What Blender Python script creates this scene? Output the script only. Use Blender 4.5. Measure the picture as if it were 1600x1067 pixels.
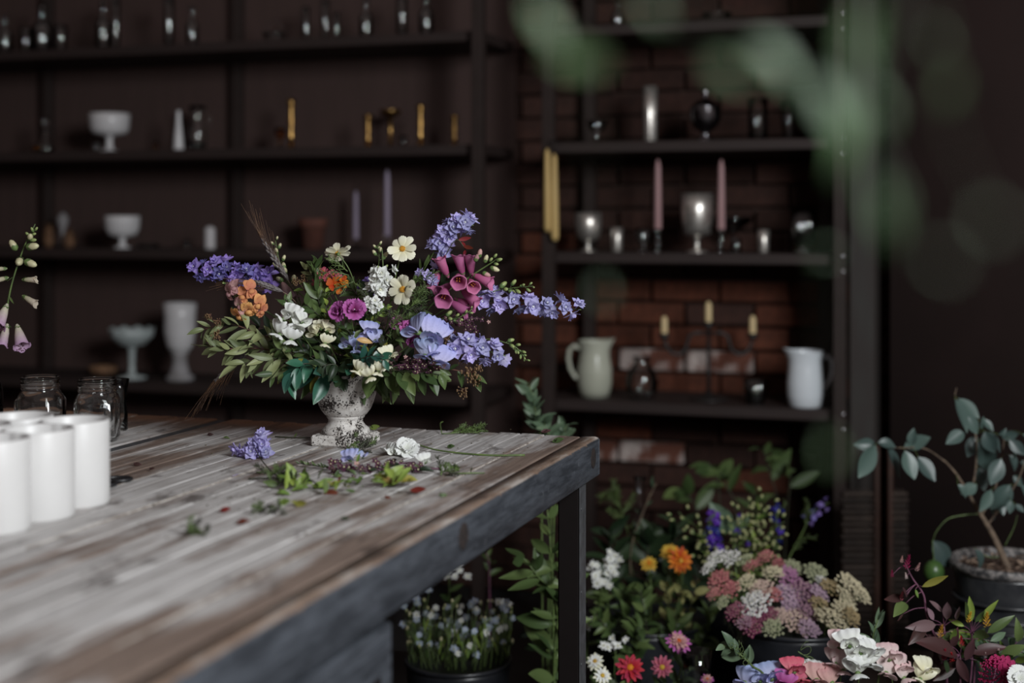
import bpy, math, random
from mathutils import Vector, Matrix, Quaternion, noise

for o in list(bpy.data.objects):
    bpy.data.objects.remove(o, do_unlink=True)
SC = bpy.context.scene
COL = SC.collection
PI = math.pi
rnd = random.Random(7)

# ------------------------------------------------------------------ camera
F, YH, EYE = 2222.0, 345.0, 1.30        # focal length in px, horizon row, eye height
YAW = math.radians(18.2)
CS, SN = math.cos(YAW), math.sin(YAW)
cam_d = bpy.data.cameras.new('camera')
cam = bpy.data.objects.new('camera', cam_d)
COL.objects.link(cam)
cam.location = (0, 0, EYE)
cam.rotation_euler = (PI / 2, 0, YAW)
cam_d.sensor_width = 36.0
cam_d.lens = 36.0 * F / 1600.0
cam_d.shift_y = -(533.5 - YH) / 1600.0
cam_d.clip_start = 0.05
cam_d.dof.use_dof = True
cam_d.dof.focus_distance = 2.52
cam_d.dof.aperture_fstop = 1.8
SC.camera = cam

# ------------------------------------------------------------------ light
world = bpy.data.worlds.new('world')
SC.world = world
world.use_nodes = True
wb = world.node_tree.nodes['Background']
wb.inputs[0].default_value = (1.0, 0.80, 0.76, 1)
wb.inputs[1].default_value = 0.13

def area(name, loc, target, sx, sy, power, col):
    l = bpy.data.lights.new(name, 'AREA')
    l.shape = 'RECTANGLE'; l.size = sx; l.size_y = sy
    l.energy = power; l.color = col
    o = bpy.data.objects.new(name, l); COL.objects.link(o)
    o.location = loc
    o.rotation_euler = (Vector(target) - Vector(loc)).to_track_quat('-Z', 'Y').to_euler()
    return o
# daylight from the shop window to the right of the camera
area('window_daylight', (1.55, 0.35, 2.25), (-0.9, 2.2, 0.9), 0.95, 1.05, 130, (0.95, 0.985, 1.0))

vs = SC.view_settings
vs.view_transform = 'Standard'; vs.look = 'None'
vs.exposure = 0.0; vs.gamma = 1.0; vs.use_curve_mapping = False

# ------------------------------------------------------------------ pixel -> place
def P(x, y, d):
    cx = (x - 800) / F * d
    return Vector((cx * CS - d * SN, cx * SN + d * CS, EYE - (y - YH) / F * d))
def dY(x, Y): return Y / ((x - 800) / F * SN + CS)
def onY(x, y, Y): return P(x, y, dY(x, Y))
def onz(x, y, z): return P(x, y, F * (EYE - z) / (y - YH))
def onX(x, y, X): return P(x, y, X / ((x - 800) / F * CS - SN))
VIEW = Vector((-SN, CS, 0)); RIGHT = Vector((CS, SN, 0)); UP = Vector((0, 0, 1))
def cdir(r, u, t):                       # direction from right / up / towards-camera amounts
    return (RIGHT * r + UP * u - VIEW * t).normalized()

# ------------------------------------------------------------------ mesh builder
class MB:
    def __init__(s): s.v = []; s.f = []; s.m = []; s.a = []
    def add(s, verts, faces, mi=0, a=None, M=None):
        o = len(s.v)
        if M is not None: verts = [M @ Vector(v) for v in verts]
        s.v.extend([tuple(v) for v in verts])
        s.a.extend(a if a is not None else [0.0] * len(verts))
        for f in faces:
            s.f.append(tuple(i + o for i in f)); s.m.append(mi)
        return s
    def mesh(s, name, mats, smooth=True):
        me = bpy.data.meshes.new(name)
        me.from_pydata(s.v, [], s.f)
        for m in (mats if isinstance(mats, (list, tuple)) else [mats]): me.materials.append(m)
        me.polygons.foreach_set('material_index', s.m)
        me.polygons.foreach_set('use_smooth', [smooth] * len(s.f))
        at = me.attributes.new('a', 'FLOAT', 'POINT')
        at.data.foreach_set('value', s.a)
        me.update()
        return me
    # shapes
    def box(s, lo, hi, mi=0, ch=0.0, M=None):
        x0, y0, z0 = lo; x1, y1, z1 = hi
        if ch <= 0:
            v = [(x, y, z) for z in (z0, z1) for y in (y0, y1) for x in (x0, x1)]
            f = [(0, 2, 3, 1), (4, 5, 7, 6), (0, 1, 5, 4), (2, 6, 7, 3), (0, 4, 6, 2), (1, 3, 7, 5)]
            return s.add(v, f, mi, None, M)
        v = []; ax = ((x0, x1), (y0, y1), (z0, z1)); idx = {}
        for cx in (0, 1):
            for cy in (0, 1):
                for cz in (0, 1):
                    c = [ax[0][cx], ax[1][cy], ax[2][cz]]; sg = [1 - 2 * cx, 1 - 2 * cy, 1 - 2 * cz]
                    for k in range(3):
                        p = [c[j] + (sg[j] * ch if j != k else 0) for j in range(3)]
                        idx[(cx, cy, cz, k)] = len(v); v.append(p)
        f = []
        C4 = ((0, 0), (1, 0), (1, 1), (0, 1))
        for k in range(3):
            o1, o2 = (k + 1) % 3, (k + 2) % 3
            for e in (0, 1):
                q = []
                for a_, b_ in C4:
                    c = [0, 0, 0]; c[k] = e; c[o1] = a_; c[o2] = b_
                    q.append(idx[(*c, k)])
                f.append(tuple(q if e else q[::-1]))
        for k in range(3):
            o1, o2 = (k + 1) % 3, (k + 2) % 3
            for a_ in (0, 1):
                for b_ in (0, 1):
                    c0 = [0, 0, 0]; c0[o1] = a_; c0[o2] = b_; c1 = list(c0); c1[k] = 1
                    q = (idx[(*c0, o1)], idx[(*c1, o1)], idx[(*c1, o2)], idx[(*c0, o2)])
                    f.append(q if a_ == b_ else q[::-1])
        for c in [(a_, b_, c_) for a_ in (0, 1) for b_ in (0, 1) for c_ in (0, 1)]:
            q = (idx[(*c, 0)], idx[(*c, 1)], idx[(*c, 2)])
            f.append(q[::-1] if sum(c) % 2 == 0 else q)
        return s.add(v, f, mi, None, M)
    def grid(s, fn, nu, nv, mi=0, M=None, wrap=False):
        v = []; a = []
        for j in range(nv):
            for i in range(nu):
                p, t = fn(i / (nu if wrap else nu - 1), j / (nv - 1))
                v.append(p); a.append(t)
        f = []
        for j in range(nv - 1):
            for i in range(nu if wrap else nu - 1):
                i2 = (i + 1) % nu
                f.append((j * nu + i, j * nu + i2, (j + 1) * nu + i2, (j + 1) * nu + i))
        return s.add(v, f, mi, a, M)
    def lathe(s, prof, seg=24, mi=0, M=None, mod=None, cap0=True, cap1=True):
        n = len(prof)
        def fn(u, v):
            r, z = prof[min(n - 1, int(round(v * (n - 1))))]
            th = 2 * PI * u
            if mod: r, z = mod(th, r, z)
            return (r * math.cos(th), r * math.sin(th), z), v
        o = len(s.v)
        s.grid(fn, seg, n, mi, M, wrap=True)
        if cap0 and prof[0][0] > 1e-6: s.f.append(tuple(o + i for i in range(seg))[::-1]); s.m.append(mi)
        if cap1 and prof[-1][0] > 1e-6: s.f.append(tuple(o + (n - 1) * seg + i for i in range(seg))); s.m.append(mi)
        return s
    def tube(s, pts, rad, seg=6, mi=0, cap=True):
        pts = [Vector(p) for p in pts]; n = len(pts)
        rr = rad if isinstance(rad, (list, tuple)) else [rad] * n
        if len(rr) == 2 and n != 2: rr = [rr[0] + (rr[1] - rr[0]) * i / (n - 1) for i in range(n)]
        v = []; a = []; nrm = None
        for i in range(n):
            t = (pts[min(n - 1, i + 1)] - pts[max(0, i - 1)])
            t = t.normalized() if t.length > 1e-9 else Vector((0, 0, 1))
            if nrm is None: nrm = t.orthogonal().normalized()
            else:
                nrm = nrm - t * nrm.dot(t)
                nrm = nrm.normalized() if nrm.length > 1e-6 else t.orthogonal().normalized()
            b = t.cross(nrm)
            for k in range(seg):
                th = 2 * PI * k / seg
                v.append(pts[i] + (nrm * math.cos(th) + b * math.sin(th)) * rr[i]); a.append(i / max(1, n - 1))
        f = [(j * seg + i, j * seg + (i + 1) % seg, (j + 1) * seg + (i + 1) % seg, (j + 1) * seg + i)
             for j in range(n - 1) for i in range(seg)]
        if cap:
            f.append(tuple(range(seg))[::-1]); f.append(tuple((n - 1) * seg + i for i in range(seg)))
        return s.add(v, f, mi, a)
    def ball(s, c, rx, ry=None, rz=None, seg=8, rings=6, mi=0, M=None):
        ry = ry or rx; rz = rz or rx
        def fn(u, v):
            th = 2 * PI * u; ph = PI * v
            r = max(math.sin(ph), 0.02)
            return (c[0] + rx * r * math.cos(th), c[1] + ry * r * math.sin(th), c[2] - rz * math.cos(ph)), v
        return s.grid(fn, seg, rings, mi, M, wrap=True)
    # a blade: +Y outwards, +Z is its face
    def blade(s, L, W, M=None, mi=0, shape='leaf', cup=0.0, curl=0.0, fold=0.0, ruf=0.0, rf=3.0, notch=0.0,
              nu=5, nv=6, ph=0.0, twist=0.0):
        def prof(v):
            if shape == 'leaf': return max(0.02, math.sin(PI * min(1, v ** 0.85))) ** 0.9 + 0.02
            if shape == 'lance': return max(0.015, math.sin(PI * v ** 0.7)) ** 1.2
            if shape == 'round': return max(0.06, (math.sin(PI * min(1, 0.08 + 0.90 * v ** 0.8))) ** 0.55)
            if shape == 'fan': return 0.18 + 0.82 * math.sin(PI * min(1.0, 0.02 + 0.62 * v)) ** 0.9 if v < 0.98 else 0.74
            if shape == 'point': return max(0.03, (0.35 + 0.65 * math.sin(PI * min(1, v * 1.02) ** 1.0)) * min(1, (1 - v) * 3.0 + 0.02))
            return 1.0
        def fn(u, v):
            x = (2 * u - 1); w = W / 2 * prof(v)
            if abs(curl) > 1e-4:
                y = L * math.sin(curl * v) / curl; z = L * (1 - math.cos(curl * v)) / curl
            else: y = L * v; z = 0.0
            nt = notch * L * v ** 5 * (x * x * (1.0) - 0.5 * math.cos(rf * 2 * PI * u) * 0.6) if notch else 0.0
            z += cup * x * x * w + fold * abs(x) * w + ruf * (0.25 + v) * math.sin(rf * PI * x + ph) * abs(x) ** 0.4 * v
            px = x * w
            if twist:
                c_, s_ = math.cos(twist * v), math.sin(twist * v)
                return (px * c_, y - nt, z + px * s_), v
            return (px, y - nt, z), (v if shape != 'leaf' and shape != 'lance' else 1 - abs(x))
        return s.grid(fn, nu, nv, mi, M)

def Rx(a): return Matrix.Rotation(a, 4, 'X')
def Ry(a): return Matrix.Rotation(a, 4, 'Y')
def Rz(a): return Matrix.Rotation(a, 4, 'Z')
def T(x, y=0, z=0):
    return Matrix.Translation(x) if isinstance(x, Vector) else Matrix.Translation((x, y, z))
def Sc(k): return Matrix.Diagonal((k, k, k, 1)) if not isinstance(k, tuple) else Matrix.Diagonal((*k, 1))
def frame(pos, z=None, y=None, hint=None, roll=0.0, k=1.0):
    """matrix with +Z on z (flower face) or +Y on y (leaf tip)"""
    if z is not None:
        zz = Vector(z).normalized(); h = Vector(hint) if hint is not None else UP
        yy = h - zz * h.dot(zz)
        yy = yy.normalized() if yy.length > 1e-3 else zz.orthogonal().normalized()
        xx = yy.cross(zz)
    else:
        yy = Vector(y).normalized(); h = Vector(hint) if hint is not None else UP
        zz = h - yy * h.dot(yy)
        zz = zz.normalized() if zz.length > 1e-3 else yy.orthogonal().normalized()
        xx = yy.cross(zz)
    R = Matrix((xx, yy, zz)).transposed().to_4x4()
    return T(Vector(pos)) @ R @ (Rz(roll) if z is not None else Ry(roll)) @ Sc(k)

# ------------------------------------------------------------------ objects
USED = {}
def tag(o, label=None, cat=None, group=None, kind=None):
    if label: o['label'] = label
    if cat: o['category'] = cat
    if group: o['group'] = group
    if kind: o['kind'] = kind
    return o
def thing(name, label, cat, loc=(0, 0, 0), group=None):
    o = bpy.data.objects.new(name, None); COL.objects.link(o)
    o.empty_display_size = 0.02
    o.location = loc
    return tag(o, label, cat, group)
WM = {}
def part(name, me, parent, M=None, label=None, kind=None):
    """mesh in world coordinates (M None) or placed by world matrix M, below parent (a thing or a part)"""
    o = bpy.data.objects.new(name, me); COL.objects.link(o)
    o.parent = parent
    W = M if M is not None else Matrix.Identity(4)
    PW = WM[parent.name] if parent.name in WM else Matrix.Translation(parent.location)
    o.matrix_basis = PW.inverted() @ W
    WM[o.name] = W
    if label: o['label'] = label
    if kind: o['kind'] = kind
    return o
subpart = part
def solo(name, me, label, cat, group=None, M=None, kind=None):
    o = bpy.data.objects.new(name, me); COL.objects.link(o)
    if M is not None: o.matrix_world = M
    return tag(o, label, cat, group, kind)
def struct(name, me, label=None):
    o = bpy.data.objects.new(name, me); COL.objects.link(o)
    o['kind'] = 'structure'
    if label: o['label'] = label
    return o

# ------------------------------------------------------------------ materials
def _new(name):
    m = bpy.data.materials.new(name); m.use_nodes = True
    nt = m.node_tree; b = nt.nodes['Principled BSDF']
    return m, nt, b
def _mix(nt, a, b, fac, blend='MIX'):
    n = nt.nodes.new('ShaderNodeMix'); n.data_type = 'RGBA'; n.blend_type = blend
    for sock, val in ((n.inputs[0], fac), (n.inputs[6], a), (n.inputs[7], b)):
        if hasattr(val, 'links'): nt.links.new(val, sock)
        elif isinstance(val, (int, float)): sock.default_value = val
        else: sock.default_value = (*val[:3], 1)
    return n.outputs[2]
def _ramp(nt, fac, lo, hi):
    n = nt.nodes.new('ShaderNodeMapRange'); n.inputs[1].default_value = lo; n.inputs[2].default_value = hi
    nt.links.new(fac, n.inputs[0]); return n.outputs[0]
def _math(nt, op, a, b=0.0):
    n = nt.nodes.new('ShaderNodeMath'); n.operation = op
    for i, val in enumerate((a, b)):
        if hasattr(val, 'links'): nt.links.new(val, n.inputs[i])
        else: n.inputs[i].default_value = val
    return n.outputs[0]
def _coord(nt, scale=(1, 1, 1), world_space=False):
    m = nt.nodes.new('ShaderNodeMapping'); m.inputs[3].default_value = scale
    if world_space:
        g = nt.nodes.new('ShaderNodeNewGeometry'); nt.links.new(g.outputs['Position'], m.inputs[0])
    else:
        c = nt.nodes.new('ShaderNodeTexCoord'); nt.links.new(c.outputs['Object'], m.inputs[0])
    return m.outputs[0]
def _noise(nt, vec, scale, detail=4, rough=0.55):
    n = nt.nodes.new('ShaderNodeTexNoise'); n.inputs['Scale'].default_value = scale
    n.inputs['Detail'].default_value = detail; n.inputs['Roughness'].default_value = rough
    nt.links.new(vec, n.inputs['Vector']); return n.outputs['Fac']
def _attr(nt):
    n = nt.nodes.new('ShaderNodeAttribute'); n.attribute_name = 'a'; return n.outputs['Fac']
def _orand(nt):
    return nt.nodes.new('ShaderNodeObjectInfo').outputs['Random']
def _bump(nt, b, h, strength, dist):
    n = nt.nodes.new('ShaderNodeBump'); n.inputs['Strength'].default_value = strength
    n.inputs['Distance'].default_value = dist
    nt.links.new(h, n.inputs['Height']); nt.links.new(n.outputs[0], b.inputs['Normal'])
def mat(name, c1, c2=None, scale=20, rough=0.5, metal=0.0, stretch=(1, 1, 1), bump=0.0, spec=0.5, lo=0.35, hi=0.65,
        ws=False, var=0.0, bdist=0.002):
    m, nt, b = _new(name)
    vec = _coord(nt, stretch, ws)
    nz = _noise(nt, vec, scale)
    c2 = c2 or tuple(k * 0.75 for k in c1)
    col = _mix(nt, c1, c2, _ramp(nt, nz, lo, hi))
    if var:
        hs = nt.nodes.new('ShaderNodeHueSaturation')
        nt.links.new(_ramp2(nt, _orand(nt), 1 - var, 1 + var), hs.inputs['Value']); nt.links.new(col, hs.inputs['Color'])
        col = hs.outputs[0]
    nt.links.new(col, b.inputs['Base Color'])
    b.inputs['Roughness'].default_value = rough; b.inputs['Metallic'].default_value = metal
    b.inputs['Specular IOR Level'].default_value = spec
    if bump: _bump(nt, b, nz, bump, bdist)
    return m
def _ramp2(nt, fac, a, b):
    n = nt.nodes.new('ShaderNodeMapRange'); n.inputs[3].default_value = a; n.inputs[4].default_value = b
    nt.links.new(fac, n.inputs[0]); return n.outputs[0]
def petal_mat(name, base, tip, mid=0.5, var=0.12, hue=0.015, trans=0.3, rough=0.6, streak=0.25):
    m, nt, b = _new(name)
    a = _attr(nt)
    col = _mix(nt, base, tip, _ramp(nt, a, max(0, mid - 0.4), min(1, mid + 0.4)))
    nz = _noise(nt, _coord(nt, (1, 1, 1)), 260, 3)
    col = _mix(nt, col, tuple(k * 0.55 for k in tip), _math(nt, 'MULTIPLY', _ramp(nt, nz, 0.45, 0.75), streak))
    hs = nt.nodes.new('ShaderNodeHueSaturation'); nt.links.new(col, hs.inputs['Color'])
    r = _orand(nt)
    nt.links.new(_ramp2(nt, r, 1 - var, 1 + var), hs.inputs['Value'])
    nt.links.new(_ramp2(nt, r, 0.5 - hue, 0.5 + hue), hs.inputs['Hue'])
    col = hs.outputs[0]
    nt.links.new(col, b.inputs['Base Color']); b.inputs['Roughness'].default_value = rough
    b.inputs['Specular IOR Level'].default_value = 0.25
    tr = nt.nodes.new('ShaderNodeBsdfTranslucent'); nt.links.new(col, tr.inputs[0])
    mx = nt.nodes.new('ShaderNodeMixShader'); mx.inputs[0].default_value = trans
    nt.links.new(b.outputs[0], mx.inputs[1]); nt.links.new(tr.outputs[0], mx.inputs[2])
    nt.links.new(mx.outputs[0], nt.nodes['Material Output'].inputs[0])
    return m
def leaf_mat(name, col, rib=None, var=0.3, hue=0.02, rough=0.45, trans=0.15, spec=0.4):
    m, nt, b = _new(name)
    rib = rib or tuple(min(1, k * 1.7 + 0.01) for k in col)
    a = _attr(nt)
    c = _mix(nt, col, rib, _math(nt, 'MULTIPLY', _math(nt, 'POWER', a, 9.0), 0.6))
    nz = _noise(nt, _coord(nt), 90, 3)
    c = _mix(nt, c, tuple(k * 0.5 for k in col), _math(nt, 'MULTIPLY', _ramp(nt, nz, 0.4, 0.7), 0.45))
    hs = nt.nodes.new('ShaderNodeHueSaturation'); nt.links.new(c, hs.inputs['Color'])
    r = _orand(nt)
    nt.links.new(_ramp2(nt, r, 1 - var, 1 + var), hs.inputs['Value'])
    nt.links.new(_ramp2(nt, r, 0.5 + hue, 0.5 - hue), hs.inputs['Hue'])
    c = hs.outputs[0]
    nt.links.new(c, b.inputs['Base Color']); b.inputs['Roughness'].default_value = rough
    b.inputs['Specular IOR Level'].default_value = spec
    _bump(nt, b, a, 0.25, 0.002)
    tr = nt.nodes.new('ShaderNodeBsdfTranslucent'); nt.links.new(c, tr.inputs[0])
    mx = nt.nodes.new('ShaderNodeMixShader'); mx.inputs[0].default_value = trans
    nt.links.new(b.outputs[0], mx.inputs[1]); nt.links.new(tr.outputs[0], mx.inputs[2])
    nt.links.new(mx.outputs[0], nt.nodes['Material Output'].inputs[0])
    return m
def thin_glass(name, ior=1.6, tint=(0.96, 0.98, 0.98)):
    m, nt, b = _new(name)
    fz = nt.nodes.new('ShaderNodeFresnel'); fz.inputs[0].default_value = ior
    tr = nt.nodes.new('ShaderNodeBsdfTransparent'); tr.inputs[0].default_value = (*tint, 1)
    gl = nt.nodes.new('ShaderNodeBsdfGlossy'); gl.inputs['Roughness'].default_value = 0.05
    mx = nt.nodes.new('ShaderNodeMixShader'); nt.links.new(fz.outputs[0], mx.inputs[0])
    nt.links.new(tr.outputs[0], mx.inputs[1]); nt.links.new(gl.outputs[0], mx.inputs[2])
    nt.links.new(mx.outputs[0], nt.nodes['Material Output'].inputs[0])
    return m
def glass(name, col=(0.96, 0.98, 0.98), rough=0.02, ior=1.45):
    m, nt, b = _new(name)
    b.inputs['Base Color'].default_value = (*col, 1); b.inputs['Roughness'].default_value = rough
    b.inputs['Transmission Weight'].default_value = 1.0; b.inputs['IOR'].default_value = ior
    return m
# ================================================================== setting
M_floor = mat('floor_concrete', (0.03, 0.024, 0.022), (0.018, 0.014, 0.013), 6, 0.8)
M_dark = mat('dark_plaster', (0.042, 0.026, 0.024), (0.036, 0.023, 0.021), 5, 0.85, spec=0.2)
M_mortar = mat('mortar', (0.06, 0.036, 0.03), (0.04, 0.026, 0.022), 40, 0.95, bump=0.3, spec=0.1)
def brick_mat(name, c1, c2):
    return mat(name, c1, c2, 28, 0.9, bump=0.5, spec=0.15, var=0.35)
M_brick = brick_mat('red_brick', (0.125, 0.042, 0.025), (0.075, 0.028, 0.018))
M_brick_dark_shaded = brick_mat('dark_shaded_brick', (0.048, 0.023, 0.018), (0.032, 0.017, 0.014))  # darker brick copy; also carries the wall's shade in its colour
M_brickw = mat('whitened_brick', (0.50, 0.42, 0.39), (0.13, 0.045, 0.028), 16, 0.9, bump=0.5, lo=0.40, hi=0.56)

WY = 4.76                                   # brick face
mb = MB(); mb.box((-4.2, -0.6, -0.05), (2.6, 5.0, 0.0)); struct('floor', mb.mesh('floor', M_floor))
mb = MB(); mb.box((-4.2, WY + 0.012, 0.0), (0.30, WY + 0.2, 3.0)); wall = struct('wall_back', mb.mesh('wall_back', M_mortar))
# door recess to the right of the shelves, dark
mb = MB(); mb.box((-0.26, 4.50, 0.0), (2.6, 4.62, 3.0)); struct('wall_right', mb.mesh('wall_right', M_dark))
mb = MB(); mb.box((-4.3, -0.6, 0.0), (-4.2, 5.0, 3.0)); struct('wall_left', mb.mesh('wall_left', M_dark))

BW, BH, GAP = 0.222, 0.068, 0.011
br = random.Random(3)
brick_variants = []
for k in range(5):
    b_ = MB(); j = lambda a: br.uniform(-a, a)
    b_.box((-BW / 2 + j(.002), -0.03, -BH / 2 + j(.002)), (BW / 2 + j(.002), 0.03, BH / 2 + j(.002)), 0, 0.004)
    brick_variants.append([b_.mesh('brick', m_, False) for m_ in (M_brick, M_brick_dark_shaded, M_brickw)])
white_px = [(1072, 577), (1118, 577), (965, 700)]
white_w = [onY(x, y, WY) for x, y in white_px]
rest = MB()
XB = onY(985, 720, WY).x
X0, X1 = -1.86, -0.30
row = 0; z = BH / 2 + 0.004
while z < 2.45:
    off = (row % 2) * (BW + GAP) / 2
    x = -4.2 + off
    while x < 0.15:
        cx = x + BW / 2
        if X0 < cx < X1 and 0.25 < z < 2.15:
            w_ = any(abs(cx - p.x) < BW * 0.7 and abs(z - p.z) < BH * 0.55 for p in white_w)
            lit = (-1.9 < cx < -0.42 and 0.70 < z < 1.13) or (-1.4 < cx < XB and 0.45 < z <= 0.70)  # mostly red where light falls; elsewhere shade is painted by darker bricks
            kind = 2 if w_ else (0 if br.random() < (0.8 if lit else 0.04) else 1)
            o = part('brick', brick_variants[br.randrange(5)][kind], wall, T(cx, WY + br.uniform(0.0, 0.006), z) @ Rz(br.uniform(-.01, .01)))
        else:
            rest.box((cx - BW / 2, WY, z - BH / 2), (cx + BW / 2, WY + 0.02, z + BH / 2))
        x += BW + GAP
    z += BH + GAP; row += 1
o = part('far_bricks', rest.mesh('far_bricks', M_brick_dark_shaded, False), wall, kind='stuff')

# timber jamb beside the shelves
M_jamb = mat('weathered_jamb', (0.026, 0.023, 0.020), (0.022, 0.015, 0.013), 9, 0.7, stretch=(3, 3, 0.4))
mb = MB(); p0 = onY(1326, 345, 4.30); p1 = onY(1368, 345, 4.30)
mb.box((p0.x, 4.30, 0), (p1.x, 4.50, 3.0), 0, 0.006)
struct('trim_1', mb.mesh('trim_1', M_jamb, False))

# ================================================================== tables
TZ = 0.90; RX = -0.668; FY = 2.545; NY = 0.45; TXL = -1.432
def plank_material():
    m, nt, b = _new('whitewashed_plank')
    vec = _coord(nt, (1, 1, 1), True)
    sv = _coord(nt, (9, 1.1, 9), True)
    sv2 = _coord(nt, (60, 3.0, 60), True)
    n1 = _noise(nt, sv, 2.2, 6, 0.62)            # long blotches of wear
    n2 = _noise(nt, sv2, 2.0, 5, 0.6)            # fine grain
    n3 = _noise(nt, vec, 3.2, 4, 0.6)
    sep = nt.nodes.new('ShaderNodeSeparateXYZ')
    g = nt.nodes.new('ShaderNodeNewGeometry'); nt.links.new(g.outputs['Position'], sep.inputs[0])
    X = sep.outputs[0]; Y = sep.outputs[1]
    white = _mix(nt, (0.52, 0.505, 0.50), (0.33, 0.31, 0.30), _ramp(nt, n2, 0.40, 0.62))
    bare = _mix(nt, (0.23, 0.172, 0.140), (0.115, 0.082, 0.068), _ramp(nt, n2, 0.3, 0.7))
    # paint is worn away along the working edge
    edge = _ramp(nt, X, -0.86, -0.68)
    near = _ramp(nt, Y, 1.9, 1.1)
    edge = _math(nt, 'MULTIPLY', _math(nt, 'POWER', edge, 1.5), _ramp2(nt, near, 0.20, 0.26))
    per = _ramp2(nt, _orand(nt), -0.07, 0.07)
    w = _math(nt, 'ADD', _math(nt, 'ADD', _math(nt, 'MULTIPLY', n1, 0.62), _math(nt, 'MULTIPLY', n3, 0.38)), edge)
    w = _math(nt, 'ADD', w, per)
    backedge = _math(nt, 'MULTIPLY', _ramp(nt, Y, 2.40, 2.52), _ramp2(nt, _ramp(nt, X, -1.05, -1.30), 0.0, 0.20))
    w = _math(nt, 'ADD', w, backedge)
    f = _ramp(nt, w, 0.465, 0.575)
    col = _mix(nt, white, bare, f)
    orange = _mix(nt, col, (0.30, 0.14, 0.065), _math(nt, 'MULTIPLY', _ramp(nt, backedge, 0.08, 0.18), 0.55))
    stain = _ramp(nt, _noise(nt, _coord(nt, (14, 6, 14), True), 1.7, 6, 0.72), 0.555, 0.67)
    col = _mix(nt, orange, (0.050, 0.036, 0.030), _math(nt, 'MULTIPLY', stain, 0.8))
    nt.links.new(col, b.inputs['Base Color'])
    b.inputs['Roughness'].default_value = 0.62; b.inputs['Specular IOR Level'].default_value = 0.3
    _bump(nt, b, _math(nt, 'SUBTRACT', n2, _math(nt, 'MULTIPLY', f, 0.5)), 0.35, 0.002)
    return m
M_plank = plank_material()
def slate_material():
    m, nt, b = _new('slate_painted_timber')
    n1 = _noise(nt, _coord(nt, (40, 5, 40), True), 2.0, 5, 0.65)
    n2 = _noise(nt, _coord(nt, (1, 1, 1), True), 34, 6, 0.7)
    n3 = _noise(nt, _coord(nt, (1, 1, 1), True), 60, 5, 0.7)
    sep = nt.nodes.new('ShaderNodeSeparateXYZ')
    g = nt.nodes.new('ShaderNodeNewGeometry'); nt.links.new(g.outputs['Position'], sep.inputs[0])
    col = _mix(nt, (0.056, 0.062, 0.074), (0.024, 0.027, 0.033), _ramp(nt, n1, 0.4, 0.62))
    col = _mix(nt, col, (0.11, 0.12, 0.135), _math(nt, 'MULTIPLY', _ramp(nt, n3, 0.60, 0.70), 0.5))
    wear = _math(nt, 'ADD', _ramp(nt, sep.outputs[2], 0.879, 0.902), _math(nt, 'MULTIPLY', _math(nt, 'SUBTRACT', n2, 0.5), 1.3))
    n4 = _noise(nt, _coord(nt, (14, 3.0, 14), True), 2.0, 6, 0.7)
    wear = _math(nt, 'ADD', wear, _math(nt, 'MULTIPLY', _math(nt, 'SUBTRACT', n4, 0.56), 1.6))
    wood = _mix(nt, (0.27, 0.175, 0.12), (0.085, 0.055, 0.042), _ramp(nt, n3, 0.35, 0.65))
    col = _mix(nt, col, wood, _ramp(nt, wear, 0.80, 0.92))
    sn = nt.nodes.new('ShaderNodeSeparateXYZ'); nt.links.new(g.outputs['Normal'], sn.inputs[0])
    top = _math(nt, 'MULTIPLY', _ramp(nt, sn.outputs[2], 0.55, 0.85), _ramp(nt, sep.outputs[2], 0.886, 0.892))
    worn = _mix(nt, _mix(nt, (0.36, 0.32, 0.29), (0.20, 0.14, 0.105), _ramp(nt, n4, 0.38, 0.52)), (0.055, 0.038, 0.03), _ramp(nt, n4, 0.55, 0.68))
    col = _mix(nt, col, worn, top)
    nt.links.new(col, b.inputs['Base Color']); b.inputs['Roughness'].default_value = 0.5
    b.inputs['Specular IOR Level'].default_value = 0.4
    _bump(nt, b, n1, 0.3, 0.002)
    return m
M_slate = slate_material()
M_black = mat('black_painted_steel', (0.0085, 0.0062, 0.006), (0.0075, 0.0055, 0.0052), 30, 0.6, spec=0.15)
M_steel = mat('grey_steel', (0.07, 0.072, 0.078), (0.04, 0.04, 0.043), 40, 0.5)
M_seam = mat('pale_filler', (0.50, 0.46, 0.42), (0.22, 0.18, 0.15), 60, 0.8)
M_knot = mat('dark_knot', (0.022, 0.013, 0.011), (0.008, 0.006, 0.006), 120, 0.8)

def plank_mesh(w, y0, y1, seed):
    """board with eased edges and a slightly uneven top; origin on its top centre line"""
    q = random.Random(seed); b_ = MB(); n = 24
    prof = [(-0.5, -0.022), (-0.5, -0.0015), (-0.46, 0.0), (0.0, 0.0004), (0.46, 0.0), (0.5, -0.0015), (0.5, -0.022)]
    def fn(u, v):
        k = int(round(u * 6)); x, z = prof[k]
        y = y0 + (y1 - y0) * v
        if v > 0.999: y += 0.0025 * noise.noise((x * 9 + seed, 3, 1))
        dz = 0.0007 * noise.noise((seed * 3.1, y * 6, x)) if z > -0.01 else 0
        dx = 0.0006 * noise.noise((seed * 1.7 + x, y * 11, 2))
        return (x * w + dx, y, z + dz), 0.0
    b_.grid(fn, 7, n)
    e = 7 * (n - 1)
    b_.f.append(tuple(range(7))[::-1]); b_.m.append(0); b_.f.append(tuple(e + i for i in range(7))); b_.m.append(0)
    return b_.mesh('plank', M_plank, False)

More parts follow.
